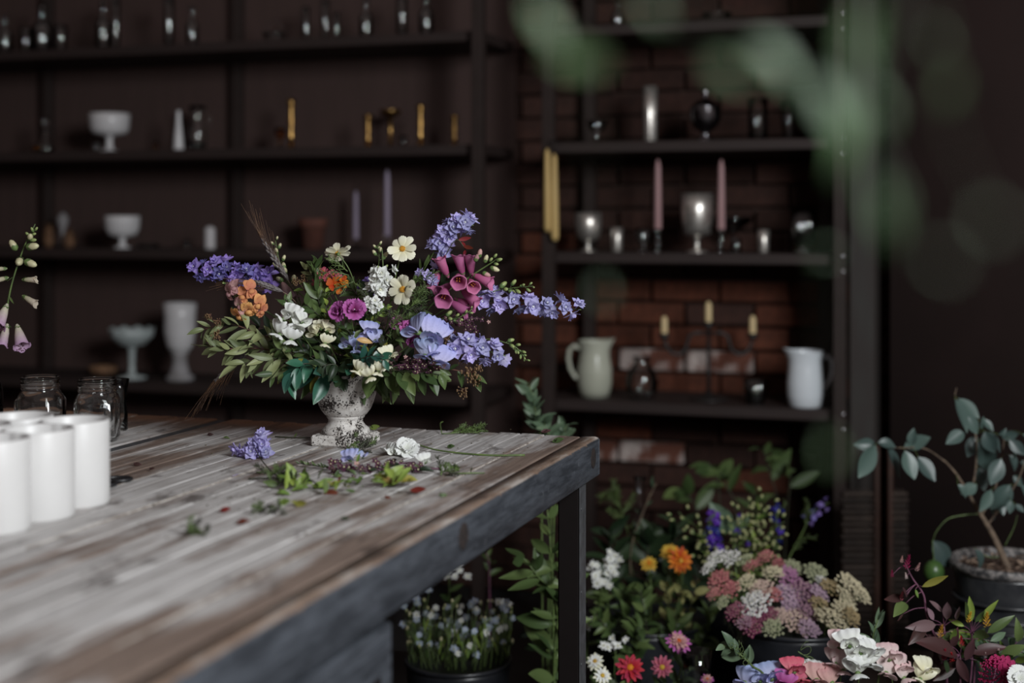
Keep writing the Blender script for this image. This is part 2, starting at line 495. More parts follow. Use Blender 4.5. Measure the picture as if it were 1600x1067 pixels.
def table(xl, xr, label, seed):
    t = thing('work_table', label, 'table', ((xl + xr) / 2, (NY + FY) / 2, 0))
    q = random.Random(seed); x = xl
    while x < xr - 0.036:
        w = min(q.uniform(0.040, 0.054), xr - 0.034 - x)
        if w < 0.012: break
        if xr - 0.034 - x - w < 0.022: w = xr - 0.034 - x
        part('plank', plank_mesh(w - 0.0016, NY, FY + q.uniform(-.004, .003), q.randrange(999)), t,
             T(x + w / 2, 0, TZ + q.uniform(-.0012, .0008)))
        x += w
        if q.random() < 0.26 and x < xr - 0.06:
            y = NY
            while y < FY - 0.02:
                L = q.uniform(.2, .6); s_ = MB()
                s_.box((x - 0.0010, y, TZ - 0.004), (x + 0.0010, min(y + L, FY - 0.01), TZ + 0.0004)); y += L + q.uniform(.02, .25)
                part('seam_filler', s_.mesh('seam_filler', M_seam, False), t)
    return t
tab = table(TXL, RX, 'whitewashed plank work table with a slate-painted edge, under the flower urn', 5)
# edge board of the long right side, top edge chipped
def edge_board(xa, xb, face):
    b_ = MB(); n = 160; q = random.Random(11)
    H = 0.072
    def fn(u, v):
        y = NY + (FY + 0.006 - NY) * v
        e1 = 0.0035 + 0.004 * max(0, noise.noise((y * 9, 1.3, 0))) + 0.003 * max(0, noise.noise((y * 40, 7.3, 0)))
        e2 = 0.003 + 0.004 * max(0, noise.noise((y * 13, 5.3, 2)))
        w_ = 0.0012 * noise.noise((y * 5, 0, 4))
        prof = [(xa, -H), (xa, -0.001), (xb - e1 * 1.6, 0.0005 + w_), (xb - e1 * .5, -e2 * .35), (xb, -e2 * 1.3), (xb + w_, -H * .55), (xb, -H + 0.004), (xb - 0.004, -H)]
        x, z = prof[int(round(u * 8)) % 8]
        return (x, y, TZ + z), 0.0
    b_.grid(fn, 8, n, 0, None, wrap=True)
    b_.f.append(tuple(range(8))); b_.m.append(0)
    b_.f.append(tuple((n - 1) * 8 + i for i in range(8))[::-1]); b_.m.append(0)
    return b_.mesh('edge_board', M_slate, True)
part('edge_board', edge_board(RX - 0.034, RX, 1), tab, label='slate-grey painted edge board with chipped bare wood on top')
mb = MB(); mb.box((TXL, FY - 0.03, TZ - 0.072), (RX - 0.036, FY - 0.004, TZ - 0.024), 0, 0.002)
part('end_rail', mb.mesh('end_rail', M_slate, False), tab)
for (x_, y_, zz, rw, rh) in ((724, 838, 0, .020, .019), (927, 716, 0, .018, .019)):
    c = onX(x_, y_, RX)
    b_ = MB()
    b_.ball((0, 0, 0), 0.0012, rw, rh, 14, 8)
    part('knot', b_.mesh('knot', M_knot), tab, T(RX + 0.0003, c.y, c.z) @ Rx(0.2))
b_ = MB(); b_.box((-0.02, -0.02, 0), (0.02, 0.02, TZ - 0.072), 0, 0.0025); leg_me = b_.mesh('leg', M_black, False)
b_ = MB(); b_.box((0.0201, -0.021, 0), (0.0215, 0.021, TZ - 0.072), 0, 0.0005); plate_me = b_.mesh('leg_plate', M_steel, False)
for lx, ly in ((-0.704, 2.487), (-0.704, 0.50), (-1.40, 2.487), (-1.40, 0.50)):
    lg = part('leg', leg_me, tab, T(lx, ly, 0))
    if lx > -1: subpart('leg_plate', plate_me, lg, T(lx, ly, 0))
b_ = MB(); b_.ball((0, 0, 0), 0.0014, 0.003, 0.003, 8, 6); riv = b_.mesh('rivet', M_steel)
for zz in (0.78, 0.63, 0.50, 0.30): part('rivet', riv, tab, T(-0.6824, 2.476, zz))

tab2 = table(TXL - 0.03 - 0.80, TXL - 0.03 + 0.034, 'second whitewashed plank table behind the glass jars, left of the dark metal strip', 23)
mb = MB(); mb.box((TXL - 0.026, NY, TZ - 0.05), (TXL - 0.003, FY - 0.012, TZ - 0.0015), 0, 0.001)
part('metal_strip', mb.mesh('metal_strip', M_steel, False), tab2, label='dark metal edging strip')
for lx, ly in ((-1.50, 2.47), (-1.50, 0.50), (-2.22, 2.47), (-2.22, 0.50)):
    b_ = MB(); b_.box((lx - .02, ly - .02, 0), (lx + .02, ly + .02, TZ - 0.022), 0, .002); part('leg', b_.mesh('leg', M_black, False), tab2)

# cabinet below the near half of the table
cab = thing('drawer_cabinet', 'dark slate panelled cabinet under the near half of the work table', 'cabinet', (-0.95, 1.1, 0))
CX = -0.690; CY0, CY1 = 0.52, 1.632; CT = TZ - 0.075
mb = MB(); mb.box((-1.36, CY0, 0.0), (CX - 0.012, CY1 - 0.002, CT - 0.004), 0, 0.003); part('body', mb.mesh('body', M_slate, False), cab)
def panel_door(y0, y1, z0, z1):
    d = MB(); st = 0.05
    d.box((CX - 0.012, y0, z0), (CX, y0 + st, z1), 0, .002); d.box((CX - 0.012, y1 - st, z0), (CX, y1, z1), 0, .002)
    d.box((CX - 0.012, y0 + st, z1 - st), (CX, y1 - st, z1), 0, .002); d.box((CX - 0.012, y0 + st, z0), (CX, y1 - st, z0 + st), 0, .002)
    d.box((CX - 0.012, y0 + st, z0 + st), (CX - 0.006, y1 - st, z1 - st))
    return d.mesh('door', M_slate, False)
zs = CT - 0.02
for y0, y1 in ((0.54, 0.895), (0.905, 1.26), (1.27, 1.625)):
    dr = MB(); dr.box((CX - 0.012, y0, zs - 0.135), (CX, y1, zs), 0, .003)
    dr.box((CX, y0 + .02, zs - 0.115), (CX + 0.0035, y1 - .02, zs - 0.02), 0, .002)
    drw = part('drawer', dr.mesh('drawer', M_slate, False), cab)
    b_ = MB(); b_.box((CX + 0.001, y1 - 0.075, zs - 0.105), (CX + 0.005, y1 - 0.045, zs - 0.055), 0, 0.001)
    subpart('label_slot', b_.mesh('label_slot', M_black, False), drw)
    part('door', panel_door(y0, y1, 0.06, zs - 0.145), cab)
# ================================================================== shelving
M_shelf = mat('dark_stained_shelf', (0.030, 0.019, 0.0175), (0.025, 0.017, 0.0155), 14, 0.6, stretch=(0.6, 6, 6), spec=0.35)
M_back = mat('dark_back_board', (0.068, 0.042, 0.038), (0.060, 0.038, 0.034), 6, 0.8, stretch=(5, 5, 0.6), spec=0.2)
M_post = mat('black_post', (0.030, 0.020, 0.018), (0.025, 0.017, 0.015), 30, 0.6, spec=0.25)
M_bolt = mat('bright_bolt', (0.75, 0.74, 0.78), (0.6, 0.6, 0.62), 60, 0.22, metal=1.0)
SF, SB = 4.36, 4.70
SH = (0.73, 1.20, 1.55, 1.92)
def shelf_unit(name, label, xa, xb, posts_px, steel, back):
    u = thing(name, label, 'shelving', ((xa + xb) / 2, (SF + SB) / 2, 0))
    for z in SH:
        b_ = MB(); b_.box((xa, SF, z - 0.034), (xb, SB, z), 0, 0.003); part('shelf', b_.mesh('shelf', M_shelf, False), u)
    for px, Y in posts_px:
        xx = onY(px, 345, Y).x; b_ = MB()
        b_.box((xx - 0.019, Y - 0.02, 0), (xx + 0.019, Y + 0.02, 2.35), 0, 0.002)
        ps = part('post', b_.mesh('post', steel, False), u)
        if Y < 4.4 and px == 1313:
            bb = MB(); bb.lathe([(0.0055, 0), (0.0055, 0.003), (0.003, 0.005), (0, 0.0055)], 8); bm_ = bb.mesh('bolt', M_bolt)
            for z in SH:
                for dz in (-0.004, -0.05):
                    part('bolt', bm_, ps, frame((xx + 0.010, Y - 0.02, z + dz), z=(0, -1, 0)))
    if back:
        b_ = MB(); b_.box((xa, SB + 0.005, 0.3), (xb, SB + 0.025, 2.35)); part('back_board', b_.mesh('back_board', M_back, False), u)
    return u
rxa, rxb = onY(846, 345, SF).x, onY(1320, 345, SF).x
lxa, lxb = onY(-160, 345, SF).x, onY(752, 345, SF).x
shelf_unit('shelf_unit', 'dark shelving unit with jugs and candles against the brick wall', rxa, rxb,
           [(858, SF - .02), (1313, SF - .02), (922, SB - .02), (1290, SB - .02)], M_post, False)
shelf_unit('shelf_unit', 'wide dark shelving unit behind the bouquet holding milk glass and bottles', lxa, lxb,
           [(75, SB - .02), (371, SB - .02), (748, SF - .02), (-150, SF - .02)], M_post, True)

# ------------------------------------------------------------------ wares on the shelves
G_clear = glass('clear_glass', ior=1.5); G_cryst = thin_glass('crystal_glass', 1.75); G_thin = thin_glass('thin_glass', 1.45); G_bright = thin_glass('bright_cut_glass', 2.6)
G_amber = glass('amber_glass', (0.85, 0.42, 0.12))
M_milk = mat('milk_glass', (0.62, 0.61, 0.62), (0.55, 0.54, 0.55), 12, 0.28)
M_white = mat('white_glaze', (0.72, 0.76, 0.80), (0.66, 0.70, 0.74), 8, 0.22)
M_creamg = mat('cream_glaze', (0.50, 0.51, 0.42), (0.42, 0.43, 0.35), 8, 0.22)
M_brass = mat('aged_brass', (0.55, 0.33, 0.11), (0.33, 0.19, 0.07), 60, 0.28, metal=1.0)
M_iron = mat('black_iron', (0.012, 0.010, 0.010), (0.018, 0.015, 0.014), 50, 0.5)
M_terra = mat('terracotta', (0.13, 0.045, 0.030), (0.09, 0.032, 0.022), 30, 0.85)
M_stone = mat('grey_stone', (0.30, 0.29, 0.30), (0.20, 0.19, 0.19), 20, 0.8)
def mercury():
    m, nt, b = _new('mercury_glass')
    n = _noise(nt, _coord(nt), 70, 5, 0.7)
    nt.links.new(_mix(nt, (0.88, 0.85, 0.80), (0.34, 0.26, 0.20), _ramp(nt, n, 0.48, 0.75)), b.inputs['Base Color'])
    b.inputs['Metallic'].default_value = 0.9; b.inputs['Roughness'].default_value = 0.34
    _bump(nt, b, n, 0.4, 0.002)
    return m
M_merc = mercury()
M_pine = mat('brown_cone', (0.26, 0.14, 0.07), (0.12, 0.06, 0.035), 60, 0.8)
def wax(name, c): return mat(name, c, tuple(k * 0.92 for k in c), 10, 0.45, spec=0.3)
W_pink = wax('pink_wax', (0.40, 0.24, 0.245)); W_ylw = wax('beeswax', (0.60, 0.42, 0.17)); W_ivory = wax('ivory_wax', (0.72, 0.55, 0.30))
W_lav = wax('lavender_wax', (0.30, 0.25, 0.33)); W_white = wax('white_wax', (0.55, 0.53, 0.54))
M_wick = mat('wick', (0.02, 0.018, 0.016), None, 50, 0.9)

def hollow(outer, t, floor=2.0):
    inner = [(max(0.15 * r, r - t), h) for r, h in outer[::-1] if h > floor * 1.02]
    return outer + inner + [(inner[-1][0] * 0.96, floor), (0.0, floor)]
def spot(x, Y, z):
    d = dY(x, Y); p = P(x, 345, d); p.z = z
    return p, d / F
def scaled(prof, k): return [(r * k, h * k) for r, h in prof]
def ware(name, label, cat, x, z, prof, m, Y=4.47, seg=28, mod=None, group=None, smooth=True):
    p, k = spot(x, Y, z); b_ = MB()
    b_.lathe(scaled(prof, k), seg, 0, None, (lambda th, r, h: mod(th, r, h, k)) if mod else None)
    return solo(name, b_.mesh(name, m, smooth), label, cat, group, T(p))
def flute(n, amp): return lambda th, r, h, k: (r * (1 + amp * math.cos(n * th)), h)
A, B_, C_, D_ = SH[3], SH[2], SH[1], SH[0]

# top shelf, left: bottles and tumblers
def bottle(w, h, neck=0.35, nh=0.4):
    r = w / 2; rn = r * neck
    return hollow([(r * .9, 0), (r, 2), (r, h * (1 - nh) - r * .6), (r * .8, h * (1 - nh) - r * .15), (rn, h * (1 - nh) + r * .35), (rn, h - 3), (rn * 1.3, h - 2), (rn * 1.3, h)], r * .12, 2)
def tumbler(w0, w1, h, t=1.2): return hollow([(w0 / 2 * .92, 0), (w0 / 2, 1.5), ((w0 + w1) / 4, h / 2), (w1 / 2, h)], t, 3)
for i, (x, kind, w, h, lab) in enumerate((
        (8, 'b', 22, 62, 'slim clear bottle at the left edge of the top shelf'),
        (40, 't', 16, 40, 'small clear tumbler second along the top left shelf'),
        (66, 'b', 34, 78, 'broad glass bottle with a bright glint on the top left shelf'),
        (95, 't', 18, 42, 'small clear tumbler just right of the broad bottle, top left shelf'),
        (161, 'b', 24, 78, 'tall clear bottle beside a slim vase on the top left shelf'),
        (181, 'v', 14, 82, 'slim glass vase right of the tall clear bottle, top left shelf'),
        (264, 'v', 17, 76, 'tall narrow glass cylinder on the top left shelf'),
        (300, 'b', 20, 64, 'clear bottle right of the tall narrow cylinder, top left shelf'),
        (478, 'v', 13, 56, 'left one of three slim glass tubes on the top shelf'),
        (508, 'v', 14, 62, 'middle one of three slim glass tubes on the top shelf'),
        (526, 'v', 11, 44, 'shortest of three slim glass tubes on the top shelf'),
        (572, 'b', 22, 66, 'greenish clear bottle above the middle of the bouquet'),
        (628, 'v', 18, 66, 'clear glass cylinder on the top shelf near its middle'),
        (666, 'b', 24, 70, 'clear bottle at the middle of the top shelf'))):
    pr = bottle(w, h) if kind == 'b' else tumbler(w, w * 1.15, h) if kind == 't' else tumbler(w * .9, w, h)
    ware('glass_bottle' if kind == 'b' else 'glass_tumbler' if kind == 't' else 'glass_vase', lab,
         'bottle' if kind == 'b' else 'glass' if kind == 't' else 'vase', x, A, pr, G_cryst, 4.44 + 0.02 * (i % 3), 16)
# hooped glass handle basket on the top shelf
p, k = spot(428, 4.46, A); t_ = thing('glass_basket', 'small glass basket with a hoop handle on the top shelf', 'basket', p)
b_ = MB(); b_.lathe(scaled(tumbler(26, 38, 16), k), 20, 0, T(p)); part('bowl', b_.mesh('bowl', G_clear), t_)
b_ = MB(); b_.tube([p + Vector((math.cos(a) * 17 * k, 0, (14 + math.sin(a) * 20) * k)) for a in [PI * i / 12 for i in range(13)]], 1.6 * k, 6)
part('handle', b_.mesh('handle', G_clear), t_)

# second shelf, left
def pedestal(w, bowl_h, stem_w, stem_h, foot_w, square=False):
    r = w / 2
    return hollow([(foot_w / 2, 0), (foot_w / 2, 2), (stem_w / 2 * 1.3, 4), (stem_w / 2, stem_h * .6), (stem_w / 2 * 1.1, stem_h), (r * .72, stem_h + 3), (r * .95, stem_h + bowl_h * .35), (r, stem_h + bowl_h * .75), (r * 1.0, stem_h + bowl_h)], 2.2, stem_h + 4)
p, k = spot(72, 4.47, B_); t_ = thing('glass_decanter', 'stoppered glass decanter on the second left shelf', 'decanter', p)
b_ = MB(); b_.lathe(scaled(hollow([(13, 0), (14, 2), (14, 12), (9, 22), (4, 32), (4, 40), (6, 42)], 1.3, 3), k), 18, 0, T(p)); part('body', b_.mesh('body', G_clear), t_)
b_ = MB(); b_.lathe(scaled([(3.4, 36), (3.4, 43), (6, 47), (6.5, 52), (3, 57), (0, 58)], k), 12, 0, T(p)); part('stopper', b_.mesh('stopper', G_clear), t_)
ware('amber_votive', 'tiny amber votive glass beside the decanter, second left shelf', 'votive', 55, B_, tumbler(9, 10, 14), G_amber, 4.44, 12)
ware('pedestal_bowl', 'straight-sided white milk glass pedestal bowl on the second left shelf', 'bowl', 171, B_, hollow([(18, 0), (18, 2), (6.5, 4), (5, 14), (5.5, 25), (20, 27), (27, 30), (30, 37), (31, 48), (31.5, 60)], 2.2, 31), M_milk, 4.46, 40)
ware('amber_votive', 'tiny amber votive glass right of the white pedestal bowl', 'votive', 243, B_, tumbler(9, 10, 15), G_amber, 4.44, 12)
ware('glass_votive', 'small clear votive glass at the foot of the white pedestal bowl', 'votive', 150, B_, tumbler(12, 13, 16), G_clear, 4.41, 14)
ware('cone_vase', 'white tapering bud vase on the second left shelf', 'vase', 279, B_, hollow([(8, 0), (8.5, 2), (6.5, 25), (4, 45), (3.2, 60), (3.8, 63)], 1, 3), M_milk, 4.47, 18)
p, k = spot(308, 4.55, B_); t_ = thing('glass_pitcher', 'dim clear glass pitcher with looped handle, second left shelf', 'pitcher', p)
b_ = MB(); b_.lathe(scaled(hollow([(12, 0), (13, 2), (15, 25), (11, 48), (10, 60), (13, 72)], 1.2, 3), k), 20, 0, T(p)); part('body', b_.mesh('body', G_clear), t_)
b_ = MB(); b_.tube([p + Vector(((11 + 12 * math.sin(PI * i / 10)) * k, 0, (26 + 40 * i / 10) * k)) for i in range(11)], 2 * k, 6); part('handle', b_.mesh('handle', G_clear), t_)
# middle, second shelf: brass
def brass_stick(x, h, lab, bw=20, Y=4.47, m=None):
    p, k = spot(x, Y, B_); t_ = thing('brass_candlestick', lab, 'candlestick', p)
    b_ = MB(); b_.lathe(scaled([(bw / 2, 0), (bw / 2, 2), (bw / 2 * .5, 5), (3, 8)], k), 18, 0, T(p)); part('base', b_.mesh('base', m or M_brass), t_)
    b_ = MB(); b_.lathe(scaled([(3, 7), (5, h * .25), (2.5, h * .4), (5.5, h * .55), (3, h * .75), (6, h * .92), (6.5, h), (4, h), (4, h - 4), (0, h - 4)], k), 16, 0, T(p)); part('stem', b_.mesh('stem', m or M_brass), t_)
brass_stick(455, 78, 'tall brass candlestick with a pale glint, left of the brass row')
brass_stick(575, 52, 'short brass candlestick at the middle of the brass row')
brass_stick(657, 66, 'tall brass candlestick right of the short one in the brass row', 18)
brass_stick(710, 48, 'small brass candlestick at the right end of the brass row', 16)
ware('amber_goblet', 'small amber glass goblet left of the tall brass candlestick', 'goblet', 438, B_, hollow([(8, 0), (8, 1.5), (2, 3), (2, 16), (8, 22), (9, 34)], 1, 19), G_amber, 4.50, 16)
ware('brass_bowl', 'low brass dish raised on a foot in the brass row', 'dish', 610, B_, hollow([(10, 0), (10, 2), (3, 5), (3, 46), (8, 52), (17, 58), (18, 61)], 1.2, 53), M_brass, 4.58, 22)
ware('clear_votive', 'small clear glass votive between the brass candlesticks', 'votive', 630, B_, tumbler(12, 13, 17), G_clear, 4.42, 14)

# third shelf, left
def cone(x, lab, r, h, Y):
    p, k = spot(x, Y, C_); b_ = MB(); n = 60; q = random.Random(x)
    for i in range(n):
        v = (i + .5) / n; th = i * 2.39996; rr = r * math.sin(PI * min(.97, .12 + .86 * v)) ** .8
        b_.blade(6 * k, 6.5 * k, T(math.cos(th) * rr * .55 * k, math.sin(th) * rr * .55 * k, v * h * k) @ Rz(th - PI / 2) @ Rx(.55), 0, 'round', cup=.2, nu=3, nv=3)
    b_.lathe(scaled([(r * .4, 0), (r * .62, h * .3), (r * .4, h * .8), (0, h)], k), 10)
    solo('pine_cone', b_.mesh('pine_cone', M_pine), lab, 'pine cone', 'cones on the third left shelf', T(p))
cone(76, 'brown cone, leftmost of those on the third left shelf', 13, 36, 4.46)
cone(108, 'round brown cone right of the other on the third left shelf', 15, 27, 4.45)
ware('stone_finial', 'grey stone finial behind the brown cones', 'finial', 98, C_, [(9, 0), (9, 4), (4, 8), (4, 30), (8, 36), (9, 46), (4, 53), (0, 55)], M_stone, 4.56, 16)
ware('pedestal_bowl', 'ribbed white milk glass footed bowl on the third left shelf', 'bowl', 191, C_, pedestal(53, 34, 9, 17, 26), M_milk, 4.47, 96, flute(24, .02))
ware('glass_votive', 'small clear votive left of the white candle, third left shelf', 'votive', 292, C_, tumbler(10, 11, 14), G_clear, 4.44, 14)
ware('clear_dish', 'low clear dish between footed bowl and votive, third left shelf', 'dish', 232, C_, hollow([(10, 0), (14, 2), (19, 8)], 1, 2), G_clear, 4.45, 20)
def candle(name, lab, x, z, w, h, m, Y=4.47, taper=.78, base_h=0, group=None):
    p, k = spot(x, Y, z); p.z += base_h * k; t_ = thing(name, lab, 'candle', p, group)
    r = w / 2
    b_ = MB(); b_.lathe(scaled([(r * .9, 0), (r, 2), (r * (1 + taper) / 2, h * .55), (r * taper, h * .88), (r * taper * .6, h * .97), (0, h)], k), 14, 0, T(p)); part('wax', b_.mesh('wax', m), t_)
    b_ = MB(); b_.tube([p + Vector((0, 0, (h - 1) * k)), p + Vector((0.4 * k, 0, (h + 3) * k)), p + Vector((1.2 * k, 0, (h + 5.5) * k))], .5 * k, 5); part('wick', b_.mesh('wick', M_wick), t_)
    return t_
candle('pillar_candle', 'white pillar candle on the third left shelf', 328, C_, 17, 36, W_white, 4.46, .98)
candle('taper_candle', 'lavender taper candle standing behind the bouquet', 605, C_, 10, 104, W_lav, 4.47, .8, 22)
candle('taper_candle', 'dim lavender taper candle behind the bouquet, shorter of the two', 556, C_, 9, 76, W_lav, 4.58, .8, 16)
for x, h, Y in ((605, 24, 4.47), (556, 18, 4.58)):
    ware('glass_candle_holder', 'clear glass holder under the %s lavender taper behind the bouquet' % ('taller' if x == 605 else 'shorter'), 'candle holder', x, C_,
         [(12, 0), (12, 2), (4, 4), (3, h * .5), (6, h * .8), (6, h - 2), (0, h - 2)], G_clear, Y, 16)
ware('terracotta_pot', 'dim red clay pot on the third shelf above the bouquet', 'pot', 489, C_, hollow([(15, 0), (20, 34), (23, 35), (23, 48)], 2.5, 3), M_terra, 4.56, 24)

# bottom shelf, left
def scallop(th, r, h, k): return (r, h + (2.2 * k * math.cos(10 * th) if h > 72 * k else 0))
ware('glass_compote', 'pale frosted compote with a scalloped rim on the bottom left shelf', 'compote', 206, D_,
     hollow([(23, 0), (23, 2), (6, 6), (4.5, 20), (5.5, 44), (8, 50), (24, 56), (33, 66), (35, 78)], 1.8, 53),
     mat('frosted_aqua', (0.40, 0.45, 0.45), (0.34, 0.38, 0.38), 10, 0.35), 4.46, 48, scallop)
p, k = spot(281, 4.47, D_); t_ = thing('footed_vase', 'tall white footed urn vase on the bottom left shelf', 'vase', p)
b_ = MB(); b_.lathe(scaled(hollow([(9, 40), (14, 44), (21, 56), (24, 74), (24.5, 100), (26, 120)], 2, 48), k), 32, 0, T(p)); part('bowl', b_.mesh('bowl', M_milk), t_)
b_ = MB(); b_.lathe(scaled([(22, 0), (22, 5), (16, 9), (12, 22), (11, 36), (14, 41), (0, 42)], k), 28, 0, T(p)); part('foot', b_.mesh('foot', M_stone), t_)
ware('wooden_bowl', 'low brown bowl on the bottom left shelf behind the jars', 'bowl', 162, D_, hollow([(14, 0), (20, 4), (24, 12)], 2, 2), M_pine, 4.55, 22)

# right unit, top shelf
ware('glass_dish', 'low clear dish with a bright rim on the right unit top shelf', 'dish', 1120, A, hollow([(12, 0), (16, 2), (22, 9), (24, 14)], 1.2, 2), G_cryst, 4.42, 24)
ware('glass_bottle', 'small clear bottle on the right unit top shelf', 'bottle', 965, A, bottle(22, 40), G_cryst, 4.45, 16)
# right unit, second shelf
ware('glass_dish', 'small clear glass dish with bright glints on the right unit second shelf', 'dish', 933, B_, hollow([(9, 0), (11, 2), (4, 5), (4, 16), (12, 22), (17, 36)], 1.2, 19), G_cryst, 4.45, 24, flute(8, .06))
ware('cylinder_vase', 'tall fluted silvered glass cylinder vase on the right unit second shelf', 'vase', 1016, B_, tumbler(19, 22, 88), M_merc, 4.46, 48, flute(12, .05))
p, k = spot(1102, 4.46, B_); t_ = thing('silver_sugar_bowl', 'dark silver lidded bowl with a tall finial, right unit second shelf', 'bowl', p)
b_ = MB(); b_.lathe(scaled([(16, 0), (16, 3), (7, 7), (6, 14), (18, 22), (25, 36), (24, 48), (25, 50), (0, 50)], k), 28, 0, T(p)); part('bowl', b_.mesh('bowl', mat('dark_silver', (0.35, 0.34, 0.36), (0.12, 0.11, 0.12), 40, 0.2, metal=1.0)), t_)
b_ = MB(); b_.lathe(scaled([(25, 50), (24, 54), (15, 62), (4, 66), (3, 72), (6, 78), (3, 84), (0, 85)], k), 28, 0, T(p)); part('lid', b_.mesh('lid', bpy.data.materials['dark_silver']), t_)
ware('glass_jar', 'clear straight-sided jar on the right unit second shelf', 'jar', 1184, B_, tumbler(30, 31, 66), G_thin, 4.47, 24)
ware('glass_jar', 'thin clear vase at the right end of the second shelf', 'vase', 1232, B_, tumbler(18, 26, 62), G_thin, 4.50, 24)

# right unit, third shelf
def goblet(w, bh, sh, fw): 
    r = w / 2
    return hollow([(fw / 2, 0), (fw / 2, 1.5), (5, 5), (3.5, sh * .6), (5, sh), (r * .62, sh + 3), (r * .93, sh + bh * .3), (r, sh + bh * .6), (r * .98, sh + bh)], 1.4, sh + 4)
ware('mercury_goblet', 'small mottled mercury glass goblet at the left of the third right shelf', 'goblet', 919, C_, goblet(42, 45, 16, 26), M_merc, 4.47, 32)
ware('mercury_goblet', 'large mottled mercury glass goblet between the two pink tapers', 'goblet', 1089, C_, goblet(50, 68, 24, 34), M_merc, 4.46, 36)
for x, w, h, lab, Y in ((964, 19, 38, 'mercury votive right of the small mercury goblet', 4.46), (1193, 19, 36, 'mercury votive between the right pink taper and the ribbed glass', 4.46)):
    ware('mercury_votive', lab, 'votive', x, C_, tumbler(w * .85, w, h), M_merc, Y, 20)
ware('small_goblet', 'small clear goblet left of the left pink taper', 'goblet', 1006, C_, goblet(24, 26, 12, 18), G_cryst, 4.43, 20)
ware('glass_votive', 'tiny clear glass right of the right pink taper', 'votive', 1151, C_, tumbler(13, 15, 24), G_cryst, 4.42, 16)
ware('ribbed_glass', 'ribbed clear glass tumbler on a knob foot, right end of third shelf', 'tumbler', 1256, C_, hollow([(14, 0), (15, 3), (6, 7), (7, 11), (17, 15), (18, 40), (19, 66)], 1.8, 15), G_bright, 4.44, 96, flute(24, .035))
ware('glass_compote', 'shallow clear compote behind the right pink taper', 'compote', 1145, C_, hollow([(14, 0), (14, 2), (3, 4), (3, 28), (10, 34), (28, 46), (32, 54)], 1.2, 32), G_cryst, 4.60, 28)
for x, lab in ((1028, 'left of the two pink tapers on the third right shelf'), (1127, 'right of the two pink tapers on the third right shelf')):
    ware('glass_candlestick', 'clear turned glass candlestick under the %s pink taper' % ('left' if x == 1028 else 'right'), 'candlestick', x, C_,
         [(11, 0), (11, 2), (4, 4), (3, 10), (6, 15), (3, 20), (5, 26), (3.5, 30), (6, 34), (6, 36), (0, 36)], G_cryst, 4.45, 18)
    candle('taper_candle', 'dusty pink taper candle, ' + lab, x, C_, 12, 110, W_pink, 4.45, .72, 36, 'pink taper candles')
# hanging pair of beeswax tapers, joined at the wick
p0 = onY(862, 222, 4.30); k = dY(862, 4.30) / F
t_ = thing('hanging_tapers', 'pair of yellow beeswax tapers hanging by their joined wick from a hook', 'candle', p0)
for x, y0, y1 in ((855, 232, 362), (866, 240, 376)):
    a_ = onY(x, y0, 4.30); b2 = onY(x + 1, y1, 4.30); b_ = MB()
    b_.tube([a_, a_.lerp(b2, .05), a_.lerp(b2, .5), a_.lerp(b2, .95), b2], [1 * k, 4 * k, 5.6 * k, 6.2 * k, 4 * k], 12)
    part('taper', b_.mesh('taper', W_ylw), t_)
b_ = MB(); b_.tube([onY(855, 233, 4.30), onY(859, 222, 4.30), onY(863, 217, 4.30), onY(866, 225, 4.30), onY(866, 241, 4.30)], .7 * k, 5); part('wick', b_.mesh('wick', M_iron), t_)
b_ = MB(); pp = onY(863, 219, 4.30); b_.tube([pp + Vector((0, -.004, .004)), pp + Vector((0, 0.0, -.004)), pp + Vector((0, .01, -.004)), Vector((pp.x, SF, pp.z + .0))], .0018, 6); part('hook', b_.mesh('hook', M_iron), t_)

# right unit, bottom shelf: jugs
def jug(lab, x, m, prof, side, Y):
    p, k = spot(x, Y, D_); t_ = thing('jug', lab, 'jug', p)
    top = prof[-1][1]
    def spout(th, r, h, k_=k):
        f = max(0, (h / k - top * .78) / (top * .22)); c = max(0, math.cos(th - (PI if side > 0 else 0))) ** 4
        return r * (1 + .22 * f * c), h + 4 * k * f * c
    b_ = MB(); b_.lathe(scaled(hollow(prof, 2.2, 3), k), 40, 0, T(p) @ Rz(YAW), spout); part('body', b_.mesh('body', m), t_)
    rm = prof[-2][0]
    pts = [(rm - 2, top * .86), (rm + 6, top * .91), (rm + 13, top * .84), (rm + 15, top * .68), (rm + 12, top * .5), (rm + 5, top * .36), (rm + 1, top * .33)]
    b_ = MB(); b_.tube([p + RIGHT * (side * r * k) + Vector((0, 0, h * k)) for r, h in pts], [4 * k, 3.6 * k, 3.4 * k, 3.4 * k, 3.4 * k, 3.4 * k, 3.8 * k], 10); part('handle', b_.mesh('handle', m), t_)
jug('white glazed jug with a handle on the right, right end of the jug shelf', 1258, M_white, [(22, 0), (25, 3), (28, 20), (28.5, 38), (26, 62), (25, 74), (28, 86), (28.5, 88)], 1, 4.42)
jug('cream glazed jug with a handle on the left, left end of the jug shelf', 929, M_creamg, [(20, 0), (23, 3), (27, 22), (27, 44), (23.5, 64), (22.5, 74), (26, 86), (26.5, 88)], -1, 4.46)
ware('round_vase', 'clear round-bellied glass vase beside the cream jug', 'vase', 1003, D_, hollow([(12, 0), (16, 2), (24, 14), (26, 26), (22, 42), (14, 52), (11, 58), (14, 66)], 1.3, 3), G_thin, 4.45, 32)
ware('hobnail_votive', 'ribbed clear glass votive beside the candelabra on the jug shelf', 'votive', 1180, D_, tumbler(28, 36, 40, 2), G_bright, 4.44, 64, flute(16, .04))
p, k = spot(1107, 4.50, D_); t_ = thing('candelabra', 'black iron three-armed candelabra on the jug shelf', 'candelabra', p)
